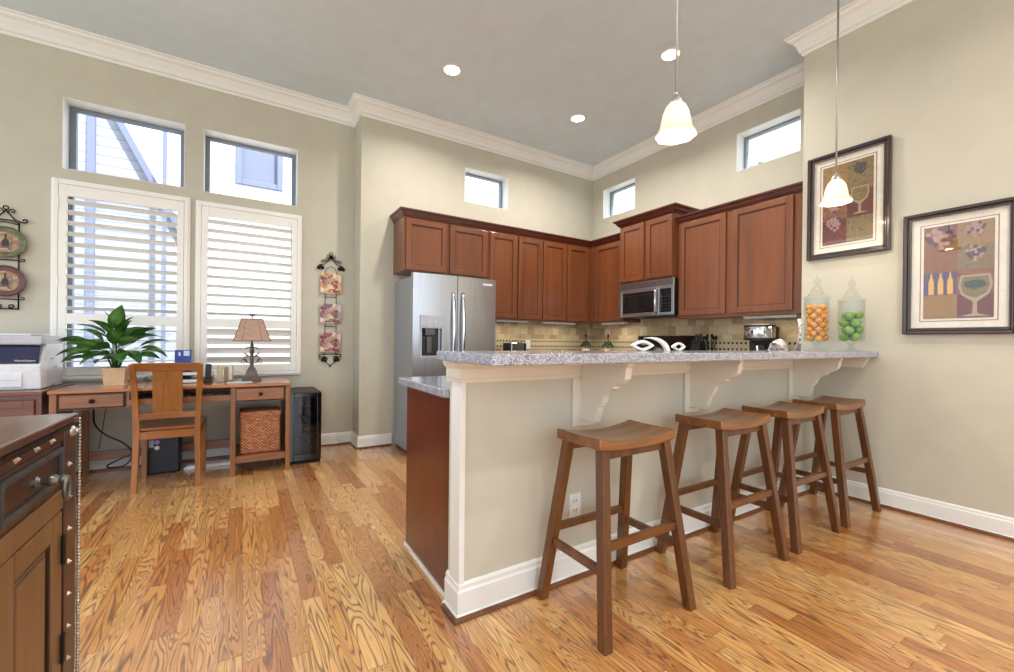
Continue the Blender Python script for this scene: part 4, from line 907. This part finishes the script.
# ------------------------------------------------------------------ antique cabinet at left front
e = thing('antique_cabinet', 'dark carved antique cabinet with iron studs and ring pull at the left edge', 'cabinet')
XF = -.386
MB().box(-.84, XF - .022, .62, 1.622, .03, .878).build('carcass', 'antique_wood', e)
m = MB(); m.box(-.86, XF, .60, 1.627, .880, .902); m.build('top', 'antique_top', e, bevel=.004)
MB().box(XF - .021, XF, 1.528, 1.618, .02, .878).build('corner_stile', 'antique_wood', e, bevel=.002)
MB().box(XF - .020, XF - .002, .63, 1.526, .846, .878).build('frieze_rail', 'antique_wood', e, bevel=.002)
MB().box(-.84, -.40, 1.623, 1.64, .02, .878).build('end_panel', 'antique_dark', e)
m = MB(); n = 96
for i in range(n): m.ball((XF + .003, 1.626, .885 - i * .0092), .0046, (1, 1, 1), 6, 4)
m.build('rope_bead', 'silver_stud', e, smooth=True)
m = MB()
for i in range(108): m.box(XF - .001, XF + .004, .62 + i * .0093, .625 + i * .0093, .868, .879)
m.build('carved_edge', 'antique_dark', e)
# drawer with iron strap border
d = MB().box(XF - .021, XF - .006, 1.165, 1.524, .725, .842).build('drawer', 'antique_wood', e, bevel=.002)
m = MB(); m.frame('x', 1.185, 1.518, .744, .832, .013, XF - .006, XF + .002); m.build('iron_border', 'aged_iron', d, bevel=.001)
d2 = MB().box(XF - .021, XF - .006, .80, 1.155, .725, .842).build('drawer', 'antique_wood', e, bevel=.002); m = MB(); m.frame('x', .82, 1.135, .744, .832, .013, XF - .006, XF + .002); m.build('iron_border', 'aged_iron', d2)
m = MB(); m.lathe([(.013, -.006), (.013, .0), (.007, .006), (.008, .014), (.012, .02), (.013, .028), (.009, .036), (.011, .042), (.008, .05), (0, .052)], (XF, 1.352, .787), 16, 'x')
h = m.build('ring_pull', 'pewter', d, smooth='auto')
m = MB(); m.tube([(XF + .048, 1.352 + .017 * math.sin(a), .766 + .024 * math.cos(a)) for a in [2 * PI * i / 20 for i in range(20)]], .0046, 8, closed=True); m.build('ring', 'pewter', h, smooth=True)
# studs
for y in (1.44, 1.35, 1.25, 1.15, 1.05, .95, .85): MB().lathe([(.0095, 0), (0, .009)], (XF - .002, y, .862), 4, 'x', rot=0).build('pyramid_stud', 'silver_stud', e)
for z in (.777, .692, .607, .52, .435, .35, .265, .18): MB().lathe([(.008, 0), (0, .008)], (XF, 1.556, z), 4, 'x').build('pyramid_stud', 'silver_stud', e)
m = MB(); m.lathe([(.017, 0), (.014, .006), (.008, .012), (0, .014)], (XF, 1.566, .862), 12, 'x'); m.ball((XF + .012, 1.566, .862), .007, (1, 1, 1), 8, 6); m.build('rosette', 'silver_stud', e, smooth=True)
# door
d = MB().frame('x', 1.185, 1.520, .08, .668, .066, XF - .018, XF - .002, wt=.055).build('door', 'antique_panel', e, bevel=.003)
MB().frame('x', 1.249, 1.456, .144, .615, .010, XF - .018, XF - .006).build('panel_bead', 'antique_dark', d)
MB().box(XF - .019, XF - .012, 1.255, 1.45, .15, .608).build('door_panel', 'antique_panel', d)
m = MB(); m.prism([(1.275, .17), (1.43, .17), (1.43, .588), (1.275, .588)], 'x', XF - .013, XF - .007); m.build('raised_field', 'antique_panel', d, bevel=.005)
d = MB().frame('x', .84, 1.175, .08, .668, .066, XF - .018, XF - .002, wt=.055).build('door', 'antique_panel', e, bevel=.003); MB().box(XF - .019, XF - .012, .90, 1.11, .15, .608).build('door_panel', 'antique_panel', d)
MB().box(XF - .02, XF - .002, .63, 1.526, .672, .722).build('middle_rail', 'antique_panel', e, bevel=.003)
for z in (.568, .315): MB().box(XF - .002, XF + .005, 1.511, 1.526, z - .037, z + .037).build('hinge', 'hinge_iron', e, bevel=.002)
m = MB(); m.box(-.82, -.77, .63, .68, 0, .03); m.box(-.82, -.77, 1.56, 1.61, 0, .03); m.box(XF - .07, XF - .02, 1.56, 1.61, 0, .03); m.box(XF - .07, XF - .02, .63, .68, 0, .03); m.build('feet', 'antique_dark', e)

# ------------------------------------------------------------------ pictures on the right wall
def picture(yc, zc, w, h, label, kind):
    e = thing('framed_picture', label, 'picture', (XW, yc, zc), group='framed grape and wine pictures'); a, b = w / 2, h / 2
    m = MB(); m.frame('x', -a, a, -b, b, .022, -.034, -.001); m.frame('x', -a + .02, a - .02, -b + .02, b - .02, .016, -.024, -.001); m.build('frame', 'frame_wood', e, bevel=.006, seg=3)
    MB().frame('x', -a + .035, a - .035, -b + .035, b - .035, .006, -.026, -.001).build('inner_lip', 'lamp_bronze', e)
    MB().box(-.011, -.003, -a + .03, a - .03, -b + .03, b - .03).build('mat_board', 'mat_board', e)
    MB().frame('x', -a + .082, a - .082, -b + .082, b - .082, .004, -.0125, -.011).build('mat_line', 'mat_line', e)
    A, B = a - .100, b - .100; P = []
    # y runs right to left as seen, so +y is the left side of the picture
    if kind == 1: cells = [(-1, .0, .25, 1, 'art_olive'), (0, 1, .2, 1, 'art_ochre'), (-1, 0, -.4, .25, 'art_wine'), (0, 1, -.38, .2, 'art_rust'), (-1, .0, -1, -.4, 'art_olive'), (0, 1, -1, -.38, 'art_wine')]
    else: cells = [(0, 1, 0, 1, 'art_rust'), (-1, 0, .5, 1, 'art_ochre'), (-1, 0, 0.02, .5, 'art_olive'), (0, 1, -.5, 0, 'art_blue'), (0, 1, -1, -.5, 'art_straw'), (-1, 0, -.5, .02, 'art_rust'), (-1, 0, -1, -.5, 'art_wine')]
    cv = MB().box(-.0135, -.011, -A, A, -B, B).build('print', 'art_ochre', e)
    for y0, y1, z0, z1, mt in cells: MB().box(-.0145, -.0135, y0 * A + .001, y1 * A - .001, z0 * B + .001, z1 * B - .001).build('print_patch', mt, cv)
    random.seed(11 + kind)
    def grapes(cy, cz, s, mt, n=16):
        m = MB(); k = 0
        m2 = MB()
        for r in range(6):
            n_ = (3, 5, 5, 4, 3, 1)[r]
            for c in range(n_):
                (m2 if random.random() < .4 else m).lathe([(0, -.0016 - .0001 * c), (.0062 * s, -.0012), (.0068 * s, 0)], (-.0147 - .0003 * random.random(), cy + (c - (n_ - 1) / 2) * .0125 * s + random.uniform(-.003, .003) * s, cz + (.02 - r * .0112) * s + random.uniform(-.003, .003) * s), 9, 'x')
        g = m.build('grape_bunch', mt, cv); m2.build('grape_highlights', 'grape_pale' if mt == 'grape' else 'grape', g)
    def goblet(cy, zb, s):
        m = MB(); pr = [(-.028, 0), (.028, 0), (.005, .008), (.004, .04), (.026, .06), (.033, .085), (.028, .115), (-.028, .115), (-.033, .085), (-.026, .06), (-.004, .04), (-.005, .008)]
        m.prism([(cy + p[0] * s, zb + p[1] * s) for p in pr], 'x', -.0162, -.0146); g = m.build('goblet', 'goblet_pale', cv)
        MB().prism([(cy + p[0] * s, zb + p[1] * s) for p in ((-.004, .052), (.004, .052), (.022, .064), (.028, .085), (.024, .11), (-.024, .11), (-.028, .085), (-.022, .064))], 'x', -.0168, -.0162).build('goblet_bowl', 'art_olive', g)
    if kind == 1:
        goblet(-A * .5, -B * .33, 1.7); grapes(A * .5, -.0, 1.5, 'grape'); grapes(A * .5, -B * .45, 1.6, 'grape_pale'); grapes(-A * .5, B * .8, 1.3, 'leaf_dark')
    else:
        goblet(-A * .5, -B * .97, 2.2); m = MB(); m.lathe([(0, -.001), (.06, -.0005), (.062, 0)], (-.0164, -A * .5, -B * .97 + .195), 14, 'x', sx=.8, sy=.45); m.build('leaf_cluster', 'leaf_dark', cv)
        grapes(A * .5, B * .78, 2.2, 'grape_pale'); grapes(-A * .5, B * .85, 1.3, 'grape'); grapes(-A * .5, B * .36, 1.4, 'grape')
        m = MB()
        for i in range(3): y = A * (.2 + .28 * i); m.prism([(y - .013, -B * .48), (y + .013, -B * .48), (y + .013, -B * .2), (y + .004, -B * .1), (y + .004, -B * .02), (y - .004, -B * .02), (y - .004, -B * .1), (y - .013, -B * .2)], 'x', -.0155, -.0146)
        m.build('painted_bottles', 'candle_gold', cv)
    MB().box(-.0215, -.0205, -a + .036, a - .036, -b + .036, b - .036).build('picture_glass', 'picture_glass', e)
picture(1.3415, 2.17, .508, .79, 'dark framed grape and goblet picture hanging higher, behind the right pendant', 1)
picture(.7665, 1.587, .508, .79, 'dark framed wine patchwork picture hanging lower at the right edge', 2)

# ------------------------------------------------------------------ wall decor on the window wall
def ell(cx, cz, r, y, n=20): return [(cx + r * math.cos(2 * PI * i / n), y, cz + r * math.sin(2 * PI * i / n)) for i in range(n)]
e = thing('plate_rack', 'black iron scroll plate rack on the wall at the far left', 'plate rack', (-1.545, YW, 0)); m = MB(); y = -.02
for s in (-1, 1):
    m.tube([(s * .07, y, 1.325), (s * .07, y, 1.99)], .005, 8)
    m.tube([(0, y, 2.08), (s * .02, y, 2.05), (s * .05, y, 2.01), (s * .085, y, 1.995)] + spiral(s * .10, 2.01, .016, -PI / 2, s * .8, y, 10, .5), .005, 8)
    m.tube([(s * .005, y, 2.06)] + spiral(s * .035, 2.075, .018, PI if s > 0 else 0, -s * .9, y, 12, .4), .004, 8)
    for z in (1.405, 1.70): m.tube([(s * .07, y, z), (s * .09, y - .03, z - .01)] + spiral(s * .10, z + .002, .012, -PI / 2, s * .8, y - .03, 8, .5), .004, 6)
    m.tube([(s * .07, y, 1.325), (s * .05, y, 1.325)] + spiral(s * .035, 1.345, .018, -PI / 2, -s * 1.1, y, 12, .4), .0045, 8)
m.tube([(-.07, y, 1.325), (.07, y, 1.325)], .005, 8); m.tube([(-.07, y, 1.985), (-.03, y, 2.005), (.03, y, 2.005), (.07, y, 1.985)], .005, 8); m.tube([(-.07, y, 1.975), (0, y, 1.99), (.07, y, 1.975)], .004, 8)
m.tube(ell(0, 2.098, .014, y), .004, 8, closed=True); m.tube([(-.07, y, 1.70), (.07, y, 1.70)], .004, 8); m.tube([(-.07, y, 1.40), (.07, y, 1.40)], .004, 8)
m.build('scrollwork', 'black_iron', e, smooth=True)
m = MB(); m.box(-.01, .01, -.018, -.0005, 1.5, 1.52); m.box(-.01, .01, -.018, -.0005, 1.9, 1.92); m.build('wall_hook', 'black_iron', e)
for z, mt, lb in ((1.832, 'plate_olive', 'olive green rimmed plate with a bottle scene, upper plate of the iron rack'), (1.535, 'plate_red', 'dark red rimmed plate with a bottle scene, lower plate of the iron rack')):
    e = thing('decorative_plate', lb, 'plate', (-1.545, YW - .045, z), group='wine themed plates in the iron rack')
    MB().lathe([(0, .012), (.08, .012), (.118, -.004), (.120, -.001), (.082, .016), (0, .016)], (0, 0, 0), 36, 'y').build('rim', mt, e, smooth=True)
    MB().lathe([(0, .0095), (.078, .0105), (.078, .0125), (0, .0125)], (0, 0, 0), 32, 'y').build('centre', 'plate_scene', e)
    m = MB(); m.prism([(-.014, -.03), (.022, -.03), (.022, .01), (.009, .025), (.009, .06), (-.001, .06), (-.001, .025), (-.014, .01)], 'y', .0075, .0095); m.build('bottle_motif', 'bottle_brown', e)
e = thing('tile_hanger', 'black iron vine hanger holding three fruit tiles, right of the shutters', 'wall hanging', (.785, YW, 0)); m = MB(); y = -.012
for s in (-1, 1):
    m.tube([(s * .055, y, .96), (s * .055, y, 1.83), (s * .04, y, 1.87), (0, y, 1.89)], .003, 6)
    m.tube([(0, y, 2.0), (s * .02, y, 1.97), (s * .04, y, 1.93), (s * .07, y, 1.905), (s * .10, y, 1.90)] + spiral(s * .10, 1.885, .018, PI / 2, -s * .9, y, 10, .4), .004, 6)
    m.tube(spiral(s * .03, 1.955, .022, PI if s > 0 else 0, -s * 1.2, y, 14, .3), .0035, 6)
    m.tube([(s * .11, y, .95), (s * .08, y, .93), (s * .04, y, .88), (0, y, .845)], .004, 6); m.tube(spiral(s * .045, .925, .022, 0, s * 1.2, y, 14, .3), .0035, 6)
    m.tube([(s * .055, y, .96), (s * .10, y, .965), (s * .115, y, .945)], .004, 6)
m.tube(ell(0, 2.02, .016, y), .004, 6, closed=True)
for s in (-1, 1):
    m.tube(ell(s * .03, 1.99, .014, y, 12), .003, 6, closed=True); m.tube(ell(s * .062, 1.945, .013, y, 12), .003, 6, closed=True); m.tube(spiral(s * .085, 1.935, .02, PI if s > 0 else 0, -s * 1.1, y, 12, .3), .003, 6); m.tube(ell(s * .095, .925, .013, y, 12), .003, 6, closed=True)
m.tube([(-.055, y, 1.565), (.055, y, 1.565)], .003, 6); m.tube([(-.055, y, 1.255), (.055, y, 1.255)], .003, 6); m.tube([(-.1, y, .965), (.1, y, .965)], .004, 6); m.tube(ell(0, .84, .01, y), .003, 6, closed=True)
m.build('wire_frame', 'black_iron', e, smooth=True); m = MB()
for s in (-1, 1):
    for cx, cz in ((s * .105, 1.885), (s * .085, 1.87), (s * .12, 1.868), (s * .06, .925), (s * .075, .905), (s * .05, .90), (0, 1.985)):
        m.ball((cx, -.016, cz), .020, (1, .35, 1), 7, 5)
m.build('iron_leaves', 'black_iron', e, smooth=True)
m = MB(); m.box(-.004, .004, -.012, -.0005, 1.99, 2.0); m.build('wall_hook', 'black_iron', e)
for z, mt, lb in ((1.705, 'tile_fruit_a', 'fruit painted tile with orange pears, top tile of the iron hanger'), (1.392, 'tile_fruit_b', 'fruit painted tile with purple grapes, middle tile of the iron hanger'), (1.088, 'tile_fruit_c', 'fruit painted tile with plum leaves, bottom tile of the iron hanger')):
    o = MB().box(-.104, .104, -.012, 0, -.104, .104).build('decorative_tile', mt, bevel=.003); o.location = (.785, YW - .018, z); tag(o, lb, 'tile', 'fruit tiles in the iron hanger')

# ------------------------------------------------------------------ lamps
def pendant(x, y, z, label):
    e = thing('pendant_light', label, 'pendant light', (x, y, z), group='bell glass pendants over the bar')
    pr = [(.090, 0), (.088, .006), (.078, .020), (.068, .04), (.063, .07), (.056, .105), (.043, .135), (.026, .152)]
    m = MB(); m.lathe([(r, h) for r, h in pr] + [(r - .004, h) for r, h in pr[::-1]], (0, 0, 0), 32, shell=True)
    for v in m.b.verts:
        if v.co.z < .03:
            a = math.atan2(v.co.y, v.co.x); k = 1 + .05 * math.cos(8 * a) * (1 - v.co.z / .03); v.co.x *= k; v.co.y *= k
    m.build('glass_shade', 'shade_glow', e, smooth=True)
    m = MB(); m.lathe([(.008, .20), (.008, .19), (.02, .178), (.028, .162), (.028, .148), (.0, .148)], (0, 0, 0), 20); m.build('shade_holder', 'nickel', e, smooth='auto')
    m = MB(); m.tube([(0, 0, .198), (0, 0, ZC - z - .03)], .0055, 10); m.build('down_rod', 'nickel', e, smooth=True)
    m = MB(); m.lathe([(.06, ZC - z - .0005), (.058, ZC - z - .015), (.02, ZC - z - .03), (0, ZC - z - .032)], (0, 0, 0), 20); m.build('canopy', 'nickel', e, smooth='auto')
    m = MB(); m.ball((0, 0, .105), .022, (1, 1, 1.3), 12, 8); m.build('bulb', 'bulb_glow', e, smooth=True)
    l = bpy.data.lights.new('pendant_lamp', 'POINT'); l.energy = 7; l.color = (1, .84, .62); l.shadow_soft_size = .03; lo = bpy.data.objects.new('pendant_lamp', l); lo.location = (x, y, z + .03); C.objects.link(lo)
pendant(1.677, 1.25, 2.062, 'white bell glass pendant lamp on a long rod, the nearer, left one over the bar')
pendant(3.345, 1.25, 2.062, 'white bell glass pendant lamp on a long rod, in front of the upper picture')
can = None
for i, (x, y, lb) in enumerate(((1.59, 3.55, 'round recessed ceiling light left of the others, above the refrigerator side'), (3.10, 3.56, 'round recessed ceiling light deepest in the kitchen, toward the corner'), (3.07, 2.35, 'round recessed ceiling light behind the left pendant rod'), (-.9, 1.2, 'round recessed ceiling light over the desk side of the room'), (.9, -1.0, 'round recessed ceiling light behind the viewer'), (2.6, -.4, 'round recessed ceiling light near the right wall'))):
    if can is None:
        can = thing('recessed_light', lb, 'ceiling light', (x, y, ZC), group='round recessed ceiling lights')
        MB().lathe([(.085, -.0005), (.085, -.006), (.072, -.008), (.068, -.003), (.068, -.0005)], (0, 0, 0), 32).build('trim_ring', 'trim_paint', can, smooth='auto')
        MB().lathe([(0, -.002), (.068, -.0022)], (0, 0, 0), 32).build('lens', 'lamp_lens', can); o = can
    else: o = copy_tree(can); o.location = (x, y, ZC); o['label'] = lb
    area_light('recessed_lamp', (x, y, ZC - .012), (0, 0, 0), .13, 26 if y > 2 else 30, (1, .94, .86), spread=math.radians(150))

# ------------------------------------------------------------------ outside
struct(MB().box(-30, 40, -30, 40, -.6, -.5).build('ground', 'ground_grey'))
e = thing('neighbour_house', 'white sided neighbouring house with a sloping roof board seen through the left transom', 'house')
m = MB(); m.prism([(-2.9, -.5), (-.5, -.5), (-.5, 2.08), (-1.52, 4.18), (-2.9, 7.0)], 'y', 8.0, 8.3); m.build('gable_wall', 'siding', e)
m = MB(); m.bar((-.49, 7.955, 2.08), (-2.9, 7.955, 7.05), .10, .08); m.build('rake_board', 'house_blue', e)
m = MB(); m.box(-1.83, -1.745, 7.96, 8.0, -.5, 4.6); m.build('corner_board', 'house_blue', e)
m = MB(); m.box(-.975, -.93, 7.6, 7.66, -.5, 5.0); tag(m.build('utility_post', 'house_blue'), 'slim bluish post outside, right side of the left transom', 'post')
e = thing('neighbour_house', 'bright white neighbouring house with a window seen through the right transom', 'house')
holes = [(-.124, .56, 3.64, 4.75)]
m = MB(); m.box(-.45, -.124, 8.2, 8.5, -.5, 7); m.box(.56, 3.2, 8.2, 8.5, -.5, 7); m.box(-.124, .56, 8.2, 8.5, -.5, 3.64); m.box(-.124, .56, 8.2, 8.5, 4.75, 7); m.build('wall', 'house_white', e)
w = MB().frame('y', -.124, .56, 3.64, 4.75, .09, 8.17, 8.3).build('window', 'house_blue', e, bevel=.01); MB().box(-.04, .47, 8.26, 8.28, 3.72, 4.67).build('pane', 'house_pane', w)
e = thing('neighbour_house', 'grey roofed neighbouring house seen through the right hand kitchen window', 'house')
MB().box(8.2, 11, 2.6, 6.5, -.5, 4.3).build('wall', 'house_white', e); MB().prism([(2.4, 4.3), (6.7, 4.3), (4.6, 4.75)], 'x', 8.0, 11.2).build('roof', 'roof_grey', e)
w = MB().frame('x', 3.5, 4.3, 3.75, 4.25, .06, 8.15, 8.2).build('window', 'house_blue', e); MB().box(8.17, 8.19, 3.55, 4.25, 3.8, 4.2).build('pane', 'house_pane', w)
e = thing('garden_tree', 'green leafy tree outside the right hand kitchen window', 'tree'); m = MB(); m.tube([(7.0, 3.55, -.5), (7.05, 3.5, 1.8), (7.0, 3.45, 3.6)], .09, 8, .04); m.build('trunk', 'soil', e, smooth=True)
random.seed(5); m = MB()
for k in range(420):
    a, b, r = random.uniform(0, 2 * PI), random.uniform(-1, 1), random.uniform(.3, 1) ** .5 * .6; q = math.sqrt(1 - b * b); c = Vector((7 + r * q * math.cos(a), 3.5 + r * q * math.sin(a), 3.60 + r * b * .55)); u = Vector((random.uniform(-1, 1), random.uniform(-1, 1), random.uniform(-1, 1))).normalized() * .07; v = u.cross(Vector((.3, .5, .8))).normalized() * .035
    m.quad(c - u, c + v, c + u, c - v)
m.build('foliage', 'leaf_green', e)
